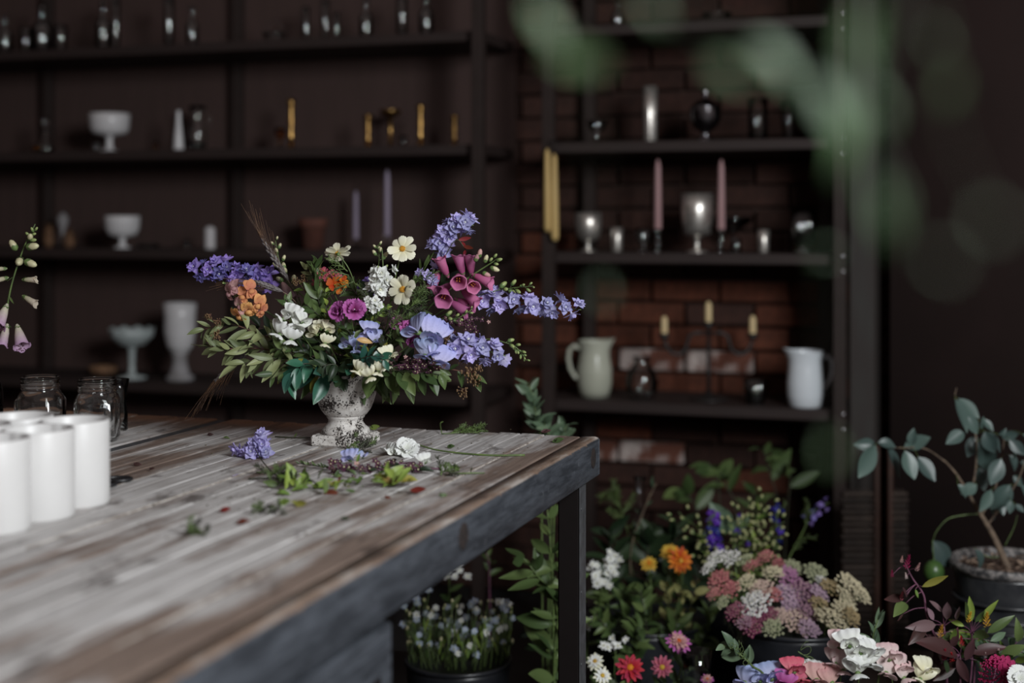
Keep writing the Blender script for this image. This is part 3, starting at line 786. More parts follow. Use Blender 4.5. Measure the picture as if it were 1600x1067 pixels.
b_ = MB(); b_.lathe(scaled([(31, 0), (31, 2), (26, 4), (8, 8), (4, 14), (0, 14)], k), 32, 0, T(p)); part('base', b_.mesh('base', M_iron), t_)
b_ = MB(); b_.lathe(scaled([(3.2, 8), (3.2, 40), (5, 44), (3, 48), (3, 110), (6, 113), (8, 122), (5, 122), (5, 118), (0, 118)], k), 16, 0, T(p)); part('stem', b_.mesh('stem', M_iron), t_)
arm = [(0, 104), (-20, 105), (-30, 100), (-33, 88), (-36, 78), (-46, 70), (-58, 73), (-66, 84), (-69, 96)]
for s_ in (1, -1):
    b_ = MB(); b_.tube([p + RIGHT * (s_ * x * k) + UP * (z * k) for x, z in arm], 2.8 * k, 8)
    b_.lathe(scaled([(3, 94), (8, 97), (8.5, 104), (5.5, 104), (5.5, 99), (0, 99)], k), 14, 0, T(p + RIGHT * (-s_ * 69 * k)))
    part('arm', b_.mesh('arm', M_iron), t_)
for dx, z0, h, lab in ((-69, 99, 32, 'ivory candle in the left arm of the candelabra'), (0, 118, 36, 'ivory candle in the middle of the candelabra'), (69, 99, 33, 'ivory candle in the right arm of the candelabra')):
    pp = p + RIGHT * (dx * k) + UP * (z0 * k); c_ = thing('candle_stub', lab, 'candle', pp, 'candelabra candles')
    b_ = MB(); b_.lathe(scaled([(5, 0), (5.2, 2), (5.0, h * .8), (3.5, h * .95), (0, h)], k), 14, 0, T(pp)); part('wax', b_.mesh('wax', W_ivory), c_)
    b_ = MB(); b_.tube([pp + UP * ((h - 1) * k), pp + UP * ((h + 4) * k)], .5 * k, 5); part('wick', b_.mesh('wick', M_wick), c_)
# ================================================================== plant kit
fr = random.Random(21)
def cat(pts, n=6):
    """smooth curve through points"""
    pts = [Vector(p) for p in pts]
    if len(pts) < 3: return [pts[0].lerp(pts[-1], i / n) for i in range(n + 1)]
    q = [pts[0] * 2 - pts[1]] + pts + [pts[-1] * 2 - pts[-2]]; out = []
    for i in range(1, len(q) - 2):
        for j in range(n):
            t = j / n
            out.append(0.5 * ((2 * q[i]) + (q[i + 1] - q[i - 1]) * t + (2 * q[i - 1] - 5 * q[i] + 4 * q[i + 1] - q[i + 2]) * t * t + (3 * q[i] - q[i - 1] - 3 * q[i + 1] + q[i + 2]) * t ** 3))
    out.append(pts[-1]); return out
def along(c, t):
    x = max(0, min(0.9999, t)) * (len(c) - 1); i = int(x)
    return c[i].lerp(c[i + 1], x - i), (c[i + 1] - c[i]).normalized()
def rv(a=1.0): return Vector((fr.uniform(-a, a), fr.uniform(-a, a), fr.uniform(-a, a)))

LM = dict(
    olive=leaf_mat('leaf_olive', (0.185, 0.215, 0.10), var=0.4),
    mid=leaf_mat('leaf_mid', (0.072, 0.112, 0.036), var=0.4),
    dark=leaf_mat('leaf_dark', (0.020, 0.038, 0.016), var=0.4),
    blue=leaf_mat('leaf_bluegreen', (0.028, 0.105, 0.072), (0.20, 0.30, 0.20), var=0.25, rough=0.35),
    yellow=leaf_mat('leaf_yellowgreen', (0.20, 0.19, 0.035), var=0.3, hue=0.02),
    lime=leaf_mat('leaf_lime', (0.17, 0.25, 0.05), var=0.3),
    red=leaf_mat('leaf_red', (0.16, 0.022, 0.016), (0.25, 0.05, 0.03)),
    wine=leaf_mat('leaf_wine', (0.060, 0.026, 0.026), (0.16, 0.05, 0.06), var=0.3),
    mauve=leaf_mat('leaf_mauve', (0.20, 0.125, 0.14), (0.08, 0.03, 0.05), var=0.2),
    citrus=leaf_mat('leaf_citrus', (0.062, 0.098, 0.088), (0.15, 0.20, 0.18), var=0.3, rough=0.40, trans=0.05, spec=0.5),
    sage=leaf_mat('leaf_sage', (0.11, 0.165, 0.10), var=0.3),
    cream=leaf_mat('leaf_variegated', (0.34, 0.34, 0.13), (0.12, 0.16, 0.05), var=0.25),
    soft=leaf_mat('leaf_near', (0.078, 0.138, 0.062), var=0.2, trans=0.25),
)
ST = dict(g=mat('stem_green', (0.10, 0.15, 0.04), (0.06, 0.09, 0.03), 60, 0.5),
          d=mat('stem_dark', (0.035, 0.045, 0.02), (0.025, 0.02, 0.014), 60, 0.6),
          r=mat('stem_red', (0.13, 0.05, 0.035), (0.07, 0.04, 0.025), 60, 0.6),
          b=mat('stem_bark', (0.17, 0.12, 0.08), (0.08, 0.055, 0.04), 70, 0.8),
          p=mat('stem_purple', (0.14, 0.045, 0.085), (0.08, 0.03, 0.05), 60, 0.6))
_leaves = {}
def leaf_meshes(mk, ratio=0.32, shape='leaf'):
    key = (mk, ratio, shape)
    if key not in _leaves:
        out = []
        for curl, fold, tw in ((-.5, .35, .15), (.35, .25, -.3), (-.9, .5, .3), (.05, .3, .1)):
            b_ = MB(); b_.blade(1, ratio, None, 0, shape, curl=curl, fold=fold, twist=tw, ruf=.012, nu=5, nv=8)
            out.append(b_.mesh('leaf', LM[mk]))
        _leaves[key] = out
    return _leaves[key]
def leaf(parent, pos, d, L, mk='mid', ratio=0.32, shape='leaf', hint=None, roll=None):
    h = hint if hint is not None else cdir(fr.uniform(-.4, .6), fr.uniform(.2, .9), fr.uniform(.2, 1))
    return part('leaf', fr.choice(leaf_meshes(mk, ratio, shape)), parent, frame(pos, y=d, hint=h, roll=fr.uniform(-.4, .4) if roll is None else roll, k=L))
def stem(parent, pts, r0=.0016, r1=.0009, m='g', n=6, name='stem', seg=6):
    c = cat(pts, n); b_ = MB(); b_.tube(c, [r0, r1], seg); part(name, b_.mesh(name, ST[m] if isinstance(m, str) else m), parent); return c
def leafy(parent, c, n, L, mk='mid', ratio=.32, t0=.15, t1=1.0, ang=.9, shape='leaf', pair=False, droop=0.0):
    for i in range(n):
        t = t0 + (t1 - t0) * (i + .5) / n; p, tg = along(c, t)
        for s_ in ((0, PI) if pair else (0,)):
            az = i * 2.4 + s_ + fr.uniform(-.4, .4)
            o = tg.orthogonal().normalized(); o = Quaternion(tg, az) @ o
            d = (tg * math.cos(ang) + o * math.sin(ang) + Vector((0, 0, -droop)) + rv(.18)).normalized()
            leaf(parent, p, d, L * fr.uniform(.7, 1.2) * (1.15 - .5 * t), mk, ratio, shape)

# ---- flowers; every face looks along +Z
PM = dict(
    lark=petal_mat('petal_larkspur', (0.66, 0.64, 0.82), (0.40, 0.365, 0.70), .45, .22, .02),
    larkd=petal_mat('petal_larkspur_deep', (0.42, 0.37, 0.68), (0.22, 0.175, 0.52), .4, .28, .025),
    violet=petal_mat('petal_violet', (0.14, 0.07, 0.50), (0.065, 0.025, 0.34), .4, .25, .03),
    white=petal_mat('petal_white', (0.74, 0.76, 0.68), (0.80, 0.81, 0.80), .4, .06, .0, .25, streak=.06),
    cream=petal_mat('petal_cream', (0.74, 0.70, 0.45), (0.82, 0.80, 0.64), .4, .07, .0, .25, streak=.06),
    blue=petal_mat('petal_lavender_blue', (0.58, 0.57, 0.80), (0.38, 0.43, 0.74), .5, .14, .02),
    mag=petal_mat('petal_magenta', (0.30, 0.035, 0.17), (0.50, 0.14, 0.42), .5, .1, .01),
    fox=petal_mat('petal_foxglove', (0.34, 0.07, 0.18), (0.50, 0.16, 0.32), .7, .16, .01, .25),
    peach=petal_mat('petal_peach', (0.62, 0.24, 0.14), (0.72, 0.34, 0.14), .5, .15, .02),
    pinkp=petal_mat('petal_pink', (0.62, 0.40, 0.36), (0.52, 0.27, 0.28), .5, .15, .01),
    blush=petal_mat('petal_blush', (0.80, 0.70, 0.66), (0.72, 0.48, 0.50), .6, .1, .01),
    coral=petal_mat('petal_coral', (0.60, 0.20, 0.24), (0.66, 0.12, 0.20), .5, .1, .01),
    orange=petal_mat('petal_orange', (0.55, 0.09, 0.012), (0.62, 0.16, 0.02), .5, .2, .02),
    red=petal_mat('petal_red', (0.34, 0.012, 0.022), (0.50, 0.035, 0.07), .5, .15, .01),
    rose=petal_mat('petal_rose', (0.40, 0.05, 0.11), (0.58, 0.17, 0.24), .5, .15, .01),
    yellow=petal_mat('petal_yellow', (0.62, 0.33, 0.03), (0.68, 0.45, 0.07), .5, .15, .01),
    purple=petal_mat('petal_plum', (0.060, 0.020, 0.038), (0.10, 0.035, 0.065), .5, .3, .02),
    crim=petal_mat('petal_crimson', (0.32, 0.015, 0.06), (0.48, 0.04, 0.13), .5, .2, .01),
)
M_pollen = mat('pollen_yellow', (0.62, 0.34, 0.03), (0.40, 0.16, 0.01), 400, 0.8)
M_greenc = mat('calyx_green', (0.13, 0.20, 0.06), (0.07, 0.12, 0.04), 120, 0.5)
M_bud = mat('bud_green', (0.28, 0.32, 0.12), (0.16, 0.22, 0.07), 90, 0.5)
M_budp = mat('bud_pale', (0.52, 0.50, 0.30), (0.40, 0.36, 0.22), 90, 0.5)
M_seed = mat('seed_brown', (0.20, 0.12, 0.05), (0.10, 0.055, 0.03), 200, 0.8)
def foxglove_mat(name, base, lip, spots):
    m = petal_mat(name, base, lip, .55, .1, .01, .3)
    return m
M_foxp = petal_mat('petal_pale_foxglove', (0.60, 0.55, 0.44), (0.52, 0.33, 0.52), .72, .08, .01, .3)
M_spot = mat('foxglove_spot', (0.07, 0.015, 0.03), None, 50, .7)
M_anther = mat('anther', (0.60, 0.25, 0.03), (0.45, 0.15, 0.02), 90, .7)

def fl_lark(key, seed, ctr='white'):
    q = random.Random(seed); b_ = MB()
    for ring, (n, L, W, el, off) in enumerate(((5, .0165, .0125, .12, 0), (5, .0135, .0105, .55, .63), (4, .0085, .0065, 1.0, .2))):
        for i in range(n):
            b_.blade(L * q.uniform(.88, 1.12), W * q.uniform(.85, 1.15), T(0, 0, .0005 * ring) @ Rz(2 * PI * i / n + off + q.uniform(-.15, .15)) @ Rx(el + q.uniform(-.22, .22)) @ T(0, .0012, 0),
                     0, 'point', cup=.25, curl=q.uniform(-.5, .5), ruf=.0009, rf=2, nu=5, nv=5, ph=q.uniform(0, 6))
    b_.ball((0, 0, .0035), .0022, .0022, .003, 6, 5, 1)
    b_.tube([(0, 0, 0), (0, -.003, -.006), (0, -.002, -.013)], [.0024, .0016, .0006], 6, 0)
    return b_.mesh('floret', [PM[key], PM[ctr]])
def fl_cosmos(key, seed, n=8, L=.023, W=.0155, el=.18, ctr=M_pollen, cr=.0052):
    q = random.Random(seed); b_ = MB(); kids = []
    for i in range(n):
        pb = MB(); pb.blade(L * q.uniform(.9, 1.08), W * q.uniform(.85, 1.1), None, 0, 'fan', cup=-.12, curl=q.uniform(-.5, .1), ruf=.0007, rf=3, notch=.10, nu=9, nv=6, ph=q.uniform(0, 6))
        kids.append(('petal', pb.mesh('petal', PM[key]), Rz(2 * PI * i / n + q.uniform(-.12, .12)) @ Rx(el + q.uniform(-.2, .25)) @ T(0, .003, 0)))
    b_.lathe([(cr, .000), (cr * 1.05, .0015), (cr * .8, .0035), (cr * .3, .0045), (0, .0046)], 12, 1)
    for i in range(26):
        th = i * 2.4; r = cr * .95 * math.sqrt((i + .5) / 26); b_.ball((r * math.cos(th), r * math.sin(th), .0042 - r * .25), .0009, .0009, .0016, 5, 4, 1)
    b_.tube([(0, 0, 0), (0, 0, -.005)], [.004, .0016], 8, 2)
    return (b_.mesh('flower', [PM[key], ctr, M_greenc]), kids)
def fl_pea(key, seed, size=1.0, key2=None, fr_=1.0):
    q = random.Random(seed); b_ = MB(); S = Sc(size); kids = []
    pb = MB(); pb.blade(.023, .037, S, 0, 'fan', cup=-.15, curl=-.85, ruf=.0028 * fr_, rf=3.2 + (fr_ - 1) * 3, notch=.08, nu=15, nv=9, ph=q.uniform(0, 6))
    kids.append(('standard_petal', pb.mesh('standard_petal', PM[key]), Rx(.28) @ T(0, -.001, 0)))
    for s_ in (-1, 1):
        pb = MB(); pb.blade(.018, .017, S, 0, 'round', cup=.4, curl=.6, ruf=.001 * fr_, rf=2 + fr_, nu=7, nv=6, ph=q.uniform(0, 6))
        kids.append(('wing_petal', pb.mesh('wing_petal', PM[key2 or key]), Rz(-s_ * .75) @ Rx(.85) @ Ry(s_ * .45) @ T(s_ * .0015, .001, .001)))
    b_.blade(.012, .008, S @ Rx(1.25) @ T(0, .000, .001), 1 if key2 else 0, 'round', cup=.8, curl=.5, nu=5, nv=5)
    b_.tube([S @ Vector((0, .000, .002)), S @ Vector((0, -.002, -.005)), S @ Vector((0, -.003, -.010))], [.0035 * size, .003 * size, .0012 * size], 7, 2)
    return (b_.mesh('flower', [PM[key], PM[key2 or key], M_greenc]), kids)
def fl_ruffle(key, seed, R=.03, n=7, el=.5):
    q = random.Random(seed); b_ = MB()
    for ring in range(2):
        for i in range(n - ring * 2):
            L = R * (1 - .25 * ring) * q.uniform(.85, 1.1)
            b_.blade(L, L * 1.15, T(0, 0, .002 * ring) @ Rz(2 * PI * (i + .5 * ring) / (n - ring * 2) + q.uniform(-.2, .2)) @ Rx(el + ring * .45 + q.uniform(-.2, .2)) @ T(0, R * .06, 0), 0, 'fan',
                     cup=.18, curl=q.uniform(-.7, .1), ruf=R * .09, rf=q.choice((3, 4, 5)), notch=.07, nu=13, nv=8, ph=q.uniform(0, 6))
    b_.ball((0, 0, R * .14), R * .07, R * .07, R * .16, 7, 5, 1)
    b_.tube([(0, 0, .001), (0, 0, -R * .25)], [R * .13, R * .05], 7, 2)
    return b_.mesh('flower', [PM[key], PM['white'], M_greenc])
def fl_bell(pm, seed, L=.037, R=.0100, flare=1.22, spots=False, open_=1.0):
    q = random.Random(seed); b_ = MB(); nv = 11; seg = 20
    prof = [(.0, .20), (.10, .36), (.25, .52), (.45, .72), (.65, .88), (.80, .98), (.90, 1.08), (.96, flare * .92), (1.0, flare), (1.015, flare * 1.08), (1.0, flare * 1.16)]
    ph = q.uniform(0, 6)
    def fn(u, v):
        z, r = prof[int(round(v * (nv - 1)))]; th = 2 * PI * u
        lob = 1 + (.04 * math.cos(5 * th + ph) * max(0, (z - .75) / .25))
        rr = R * r * lob * (open_ if z > .5 else 1)
        zz = L * z + (L * .04 * math.cos(5 * th + ph) + (L * .16 * max(0, -math.sin(th)))) * max(0, (z - .78) / .22)
        return (rr * math.cos(th), rr * math.sin(th) * (1 if z < .5 else .88), zz), z
    b_.grid(fn, seg, nv, 0, None, wrap=True)
    for i in range(4):
        a = 2 * PI * i / 4 + .4; b_.tube([(0, 0, L * .1), (R * .25 * math.cos(a), R * .25 * math.sin(a), L * .5), (R * .3 * math.cos(a), R * .35 * math.sin(a) + R * .2, L * .82)], [.0006, .0005], 5, 3)
        b_.ball((R * .3 * math.cos(a), R * .35 * math.sin(a) + R * .2, L * .83), .0008, .0012, .0008, 6, 4, 3)
    if spots:
        for i in range(34):
            a = -PI / 2 + q.uniform(-.75, .75); z = q.uniform(.72, 1.05); rr = R * (flare * .92 if z > .9 else .95)
            b_.ball((rr * .93 * math.cos(a), rr * .82 * math.sin(a), L * z + L * .1 * max(0, (z - .78) / .22)), .0008, .0008, .0011, 5, 4, 2)
    cb_ = MB()
    for i in range(5):
        cb_.blade(.011, .007, Rz(2 * PI * i / 5) @ T(0, .0008, -.001) @ Rx(1.15), 0, 'leaf', cup=.3, curl=-.25, nu=3, nv=4)
    return (b_.mesh('bell', [pm, PM['white'], M_spot, M_anther]), [('calyx', cb_.mesh('calyx', M_greenc), Matrix.Identity(4))])
def fl_bud(m, L=.012, R=.0035, seed=0):
    b_ = MB(); b_.lathe([(R * .35, 0), (R * .8, L * .2), (R, L * .5), (R * .8, L * .8), (R * .35, L * .97), (0, L)], 8, 0)
    b_.lathe([(R * .3, -.001), (R * .95, L * .1), (R * 1.1, L * .38)], 8, 1, None, lambda th, r, z: (r, z + (L * .1 * math.cos(5 * th) if z > L * .2 else 0)), cap1=False)
    return b_.mesh('bud', [m, M_greenc])
def fl_snap(key, seed):
    q = random.Random(seed); b_ = MB()
    b_.tube([(0, 0, 0), (0, 0, .006), (0, .001, .014), (0, .002, .019)], [.0035, .0055, .0065, .0070], 10, 1, cap=False)
    for a, el, L in ((-.45, 1.0, .017), (.45, 1.0, .017)):
        b_.blade(L, .017, T(0, .003, .018) @ Rz(a) @ Rx(el * .55), 0, 'round', cup=.25, curl=-.9, ruf=.001, rf=2, nu=7, nv=6, ph=q.uniform(0, 6))
    for a in (-.75, 0, .75):
        b_.blade(.014, .0125, T(0, -.002, .018) @ Rz(PI + a) @ Rx(.25), 0, 'round', cup=.25, curl=-1.0, ruf=.0008, rf=2, nu=7, nv=6, ph=q.uniform(0, 6))
    b_.ball((0, -.003, .020), .0065, .005, .004, 10, 6, 0)
    for i in range(5): b_.blade(.007, .004, Rz(2 * PI * i / 5) @ T(0, .001, -.001) @ Rx(1.1), 2, 'leaf', nu=3, nv=3)
    return b_.mesh('floret', [PM[key], PM['pinkp'], M_greenc])
def fl_zinnia(key, seed, R=.024, rings=3, ctr='yellow', nb=12, key2=None):
    q = random.Random(seed); b_ = MB(); kids = []
    for r in range(rings):
        n = nb - 2 * r
        for i in range(n):
            L = R * (1 - .2 * r) * q.uniform(.9, 1.08)
            pb = MB(); pb.blade(L, L * .42, None, 0, 'round', cup=.25, curl=q.uniform(-.5, -.1), nu=4, nv=5)
            kids.append(('petal', pb.mesh('petal', PM[key2 if (key2 and r) else key]), T(0, 0, .0016 * r) @ Rz(2 * PI * (i + .5 * (r % 2)) / n + q.uniform(-.08, .08)) @ Rx(.1 + .24 * r + q.uniform(-.1, .12)) @ T(0, R * .12, 0)))
    b_.lathe([(R * .3, .002), (R * .3, .006), (R * .18, .0095), (0, .0105)], 10, 1)
    for i in range(14):
        a = i * 2.4; rr = R * .28 * math.sqrt((i + .5) / 14); b_.ball((rr * math.cos(a), rr * math.sin(a), .0085), .0011, .0011, .0026, 5, 4, 1)
    b_.lathe([(.0015, -.009), (R * .22, -.004), (R * .3, .002)], 10, 3)
    return (b_.mesh('flower', [PM[key], PM[ctr], PM[key2 or key], M_greenc]), kids)
def fl_umbel(m, seed, R=.028, n=46, dome=.35, fr_=.0042):
    q = random.Random(seed); b_ = MB()
    for i in range(n):
        a = i * 2.39996; r = R * math.sqrt((i + .5) / n) * q.uniform(.9, 1.08); z = dome * R * (1 - (r / R) ** 2) + q.uniform(-.0015, .0015)
        x, y = r * math.cos(a), r * math.sin(a)
        s = fr_ * q.uniform(.75, 1.2)
        for k in range(5):
            t = 2 * PI * k / 5 + q.uniform(0, 1)
            b_.ball((x + s * .62 * math.cos(t), y + s * .62 * math.sin(t), z), s * .5, s * .5, s * .26, 5, 3, 0)
        b_.ball((x, y, z + s * .15), s * .36, s * .36, s * .3, 5, 3, 1)
    for i in range(9):
        a = i * 2.4; r = R * .75 * math.sqrt((i + .5) / 9)
        b_.tube([(0, 0, -R * 1.15), (r * .6 * math.cos(a), r * .6 * math.sin(a), -R * .5), (r * math.cos(a), r * math.sin(a), -.001)], [.0011, .0007], 4, 2)
    return b_.mesh('flower_head', [m, M_budp, ST['g']])
def fl_star(key, seed, R=.009, n=5):
    q = random.Random(seed); b_ = MB()
    for i in range(n): b_.blade(R, R * .55, Rz(2 * PI * i / n + q.uniform(-.1, .1)) @ Rx(.3 + q.uniform(-.2, .3)), 0, 'point', cup=.2, curl=-.3, nu=3, nv=4)
    b_.ball((0, 0, .0015), R * .2, R * .2, R * .25, 6, 4, 1)
    return b_.mesh('flower', [PM[key], M_budp])
def feather(parent, base, d, L, m='g', n=9, spread=.75, name='feathery_leaf', r=.00085):
    """finely divided cosmos or fennel foliage"""
    d = Vector(d).normalized(); b_ = MB(); side = d.orthogonal().normalized()
    c = cat([base, base + d * L * .5 + rv(L * .06), base + d * L + Vector((0, 0, -L * .1)) + rv(L * .08)], 6); b_.tube(c, [r * 1.5, r * .7], 4)
    for i in range(n):
        p, tg = along(c, .12 + .86 * i / n)
        for s_ in (-1, 1):
            o = Quaternion(tg, fr.uniform(-.9, .9)) @ side * s_
            dd = (tg * .75 + o * spread + rv(.2)).normalized(); l = L * .36 * (1 - .45 * i / n) * fr.uniform(.7, 1.2)
            e = p + dd * l; b_.tube([p, p.lerp(e, .5) + rv(l * .06), e], [r, r * .5], 3, 0, False)
            for k in (.4, .7):
                d2 = (dd + (Quaternion(dd, fr.uniform(0, 6)) @ dd.orthogonal()) * .8).normalized()
                b_.tube([p.lerp(e, k), p.lerp(e, k) + d2 * l * .38], [r * .8, r * .4], 3, 0, False)
    part(name, b_.mesh(name, ST[m]), parent)
def seedhead(parent, pos, d, R, n=30, name='seed_head', m=None):
    d = Vector(d).normalized(); b_ = MB()
    for i in range(n):
        a = fr.uniform(0, 2 * PI); o = Quaternion(d, a) @ d.orthogonal().normalized()
        e = pos + (d * fr.uniform(.35, 1.0) + o * fr.uniform(.1, .75)) * R
        b_.tube([pos, pos.lerp(e, .5) + d * R * .1, e], [.0006, .0004], 3, 0, False); b_.ball(e, R * .09, None, R * .11, 5, 4, 1)
    part(name, b_.mesh(name, [ST['r'], m or M_seed]), parent)
def cached(fn, *a, n=3, **k): return [fn(*a, s_, **k) for s_ in range(n)]
FL = {
    'lark': cached(fl_lark, 'lark', n=4), 'larkd': cached(fl_lark, 'larkd', n=3), 'violet': cached(fl_lark, 'violet', n=3), 'wlark': [fl_lark('white', s, 'cream') for s in (1, 2)],
    'cosmos': cached(fl_cosmos, 'cream', n=3), 'peaw': cached(fl_pea, 'white', n=3), 'peac': cached(fl_pea, 'cream', n=3), 'peab': cached(fl_pea, 'blue', n=3),
    'peal': cached(fl_pea, 'blush', n=3), 'peam': cached(fl_pea, 'coral', n=2), 'peap': cached(fl_pea, 'mag', n=2), 'peapk': cached(fl_pea, 'pinkp', n=2),
    'rufb': cached(fl_ruffle, 'blue', n=3), 'rufm': [fl_ruffle('mag', s, .021, 5, .75) for s in (1, 2)], 'rufw': [fl_ruffle('white', s, .024, 6, .6) for s in (3, 4)],
    'fox': [fl_bell(PM['fox'], s) for s in range(3)], 'foxp': [fl_bell(M_foxp, s, spots=True) for s in range(2)], 'foxc': [fl_bell(petal_mat('petal_cream_bell', (0.42, 0.42, 0.24), (0.62, 0.54, 0.44), .5), s, .03, .0075, 1.15, open_=.95) for s in range(2)],
    'budg': [fl_bud(M_bud), fl_bud(M_bud, .009, .003)], 'budp': [fl_bud(M_budp, .016, .0046), fl_bud(M_budp, .013, .004)], 'budr': [fl_bud(PM['pinkp'], .017, .0048)],
    'snap': cached(fl_snap, 'peach', n=3), 'snapp': cached(fl_snap, 'pinkp', n=2),
}
def place(parent, key, pos, face, k=1.0, roll=None, name=None):
    return put(fr.choice(FL[key]), parent, frame(pos, z=face, roll=fr.uniform(0, 6) if roll is None else roll, k=k), name)
def put(me, parent, M, name=None):
    """a flower as one part, its petals as sub-parts where they are built apart"""
    kids = ()
    if isinstance(me, tuple): me, kids = me
    o = part(name or me.name.split('.')[0], me, parent, M)
    for nm, km, KM in kids: part(nm, km, o, M @ KM)
    return o
# ================================================================== urn and bouquet
def urn_material():
    m, nt, b = _new('speckled_stone_urn')
    v = _coord(nt)
    n1 = _noise(nt, v, 55, 5, 0.65); n2 = _noise(nt, v, 300, 4, 0.65); n3 = _noise(nt, v, 26, 4, 0.6)
    col = _mix(nt, (0.60, 0.575, 0.55), (0.36, 0.325, 0.30), _ramp(nt, n1, 0.38, 0.68))
    pit = _math(nt, 'ADD', n2, _math(nt, 'MULTIPLY', _math(nt, 'SUBTRACT', n3, 0.5), 0.9))
    pf = _ramp(nt, pit, 0.56, 0.585)
    col = _mix(nt, col, (0.028, 0.022, 0.02), pf)
    nt.links.new(col, b.inputs['Base Color']); b.inputs['Roughness'].default_value = 0.85; b.inputs['Specular IOR Level'].default_value = 0.2
    h = _math(nt, 'SUBTRACT', _math(nt, 'MULTIPLY', n1, 0.5), pf); _bump(nt, b, h, 0.7, 0.0015)
    return m
M_urn = urn_material()
UD = 888.8 / (694 - 345); UB = P(540, 694, UD); UB.z = TZ; uk = UD / F
urn = thing('pedestal_urn', 'weathered speckled stone urn on a square plinth holding the bouquet', 'urn', UB)
def wob(th, r, z):
    return r * (1 + 0.012 * noise.noise((math.cos(th) * 2, math.sin(th) * 2, z * 40))), z
prof = hollow([(29, 45), (33, 48), (39, 56), (43.5, 66), (47, 78), (49, 90), (50.5, 100), (53, 106), (55, 109), (55, 112)], 5, 55)
b_ = MB(); b_.lathe(scaled(prof, uk), 48, 0, None, wob); part('bowl', b_.mesh('bowl', M_urn), urn, T(UB))
b_ = MB(); b_.lathe(scaled([(37, 17), (38, 20), (37, 25), (31, 30), (27, 36), (27, 40), (29.5, 43), (30, 46), (27, 48), (0, 48)], uk), 48, 0, None, wob); part('foot', b_.mesh('foot', M_urn), urn, T(UB))
b_ = MB(); hw = .0475; b_.box((-hw, -hw, 0), (hw, hw, 18 * uk), 0, .004); part('plinth', b_.mesh('plinth', M_urn, False), urn, T(UB))
MOUTH = UB + Vector((0, 0, 96 * uk))

def stemmed(name, label, cat_, pts, r0=.0015, r1=.0009, m='g', group=None, neck=True):
    """a cut stem standing in the urn: pts as (px, py, depth)"""
    W = [P(*p) for p in pts]; b = MOUTH + Vector((fr.uniform(-.02, .02), fr.uniform(-.02, .02), -.05))
    mid = MOUTH.lerp(W[0], .25) + Vector((0, 0, .004))
    t_ = thing(name, label, cat_, b, group)
    return t_, stem(t_, [b, mid] + W, r0, r1, m)

# --- larkspur spikes
def larkspur(label, pts, key, n, k=1.0, t0=.45, t1=1.0, spread=.016, buds=0, bias=(0, .1, .6)):
    t_, c = stemmed('larkspur', label, 'larkspur', pts)
    for i in range(n):
        t = t0 + (t1 - t0) * (i + .5) / n; p, tg = along(c, t)
        o = Quaternion(tg, i * 2.4) @ tg.orthogonal().normalized()
        bi = cdir(*bias); o = (o + bi * .75).normalized(); o = (o - tg * o.dot(tg) * .6).normalized()
        place(t_, key, p + o * spread * fr.uniform(.6, 1.15), (o + tg * .35 + rv(.25)).normalized(), k * fr.uniform(.78, 1.1) * (1.08 - .25 * (i / n)))
    for i in range(buds):
        p, tg = along(c, t1 - .12 * i / max(1, buds)); o = Quaternion(tg, i * 2.4) @ tg.orthogonal().normalized()
        place(t_, 'budg', p + o * .004, o + tg, .8)
    return t_, c
larkspur('deep blue-violet larkspur spike pointing out to the left of the bouquet', [(480, 470, 2.60), (430, 440, 2.61), (385, 432, 2.61), (345, 420, 2.61), (302, 424, 2.60)], 'larkd', 20, 1.1, .50)
larkspur('pale lavender larkspur spike rising highest in the bouquet', [(610, 510, 2.56), (645, 450, 2.56), (672, 405, 2.55), (690, 372, 2.55), (714, 350, 2.54), (740, 352, 2.53)], 'lark', 17, 1.1, .62, 1.0, .013)
larkspur('long lavender larkspur spike reaching out to the right', [(640, 520, 2.55), (720, 480, 2.52), (780, 470, 2.50), (845, 477, 2.48), (908, 484, 2.47)], 'lark', 17, 1.15, .56, 1.0, .012)
larkspur('short lavender larkspur cluster low on the right of the bouquet', [(640, 560, 2.50), (700, 545, 2.46), (745, 545, 2.44), (790, 556, 2.43)], 'lark', 11, 1.15, .62)
larkspur('white larkspur cluster left of the two cream cosmos', [(575, 500, 2.52), (590, 450, 2.48), (598, 425, 2.47), (597, 388, 2.47)], 'wlark', 9, .95, .55, .84, buds=5)
larkspur('few violet florets half hidden behind the magenta clarkia', [(560, 480, 2.56), (575, 452, 2.56), (592, 440, 2.56)], 'larkd', 6, .8, .6)
larkspur('single lavender florets on a twig above the foxglove leaves', [(630, 500, 2.52), (655, 450, 2.50), (668, 420, 2.49)], 'lark', 4, .8, .86)

# --- green bud sprigs
def budsprig(label, pts, key, n, k=1.0, t0=.5, L=.012):
    t_, c = stemmed('bud_sprig', label, 'bud sprig', pts, .0012, .0007)
    for i in range(n):
        t = t0 + (1 - t0) * (i + .7) / n; p, tg = along(c, t); o = Quaternion(tg, i * 2.4) @ tg.orthogonal().normalized()
        e = p + (o + tg * .5).normalized() * L * (1.3 - t)
        b_ = MB(); b_.tube([p, e], .0005, 4); part('stalk', b_.mesh('stalk', ST['g']), t_)
        place(t_, key, e, (o * .8 + tg), k * (1.35 - .8 * (i / n)), name='bud')
    return t_
budsprig('pale green snapdragon bud spike behind the bearded ears', [(470, 480, 2.60), (447, 436, 2.60), (436, 405, 2.60), (430, 374, 2.60)], 'budp', 11, .9)
budsprig('thin larkspur bud twig above the long right spike', [(700, 480, 2.52), (760, 458, 2.49), (800, 450, 2.48), (833, 447, 2.47)], 'budg', 10, .95, .66)
budsprig('drooping larkspur bud twig hanging at the far right', [(700, 545, 2.48), (755, 530, 2.45), (795, 537, 2.44), (812, 548, 2.44), (822, 563, 2.44)], 'budg', 13, .75, .62, .008)
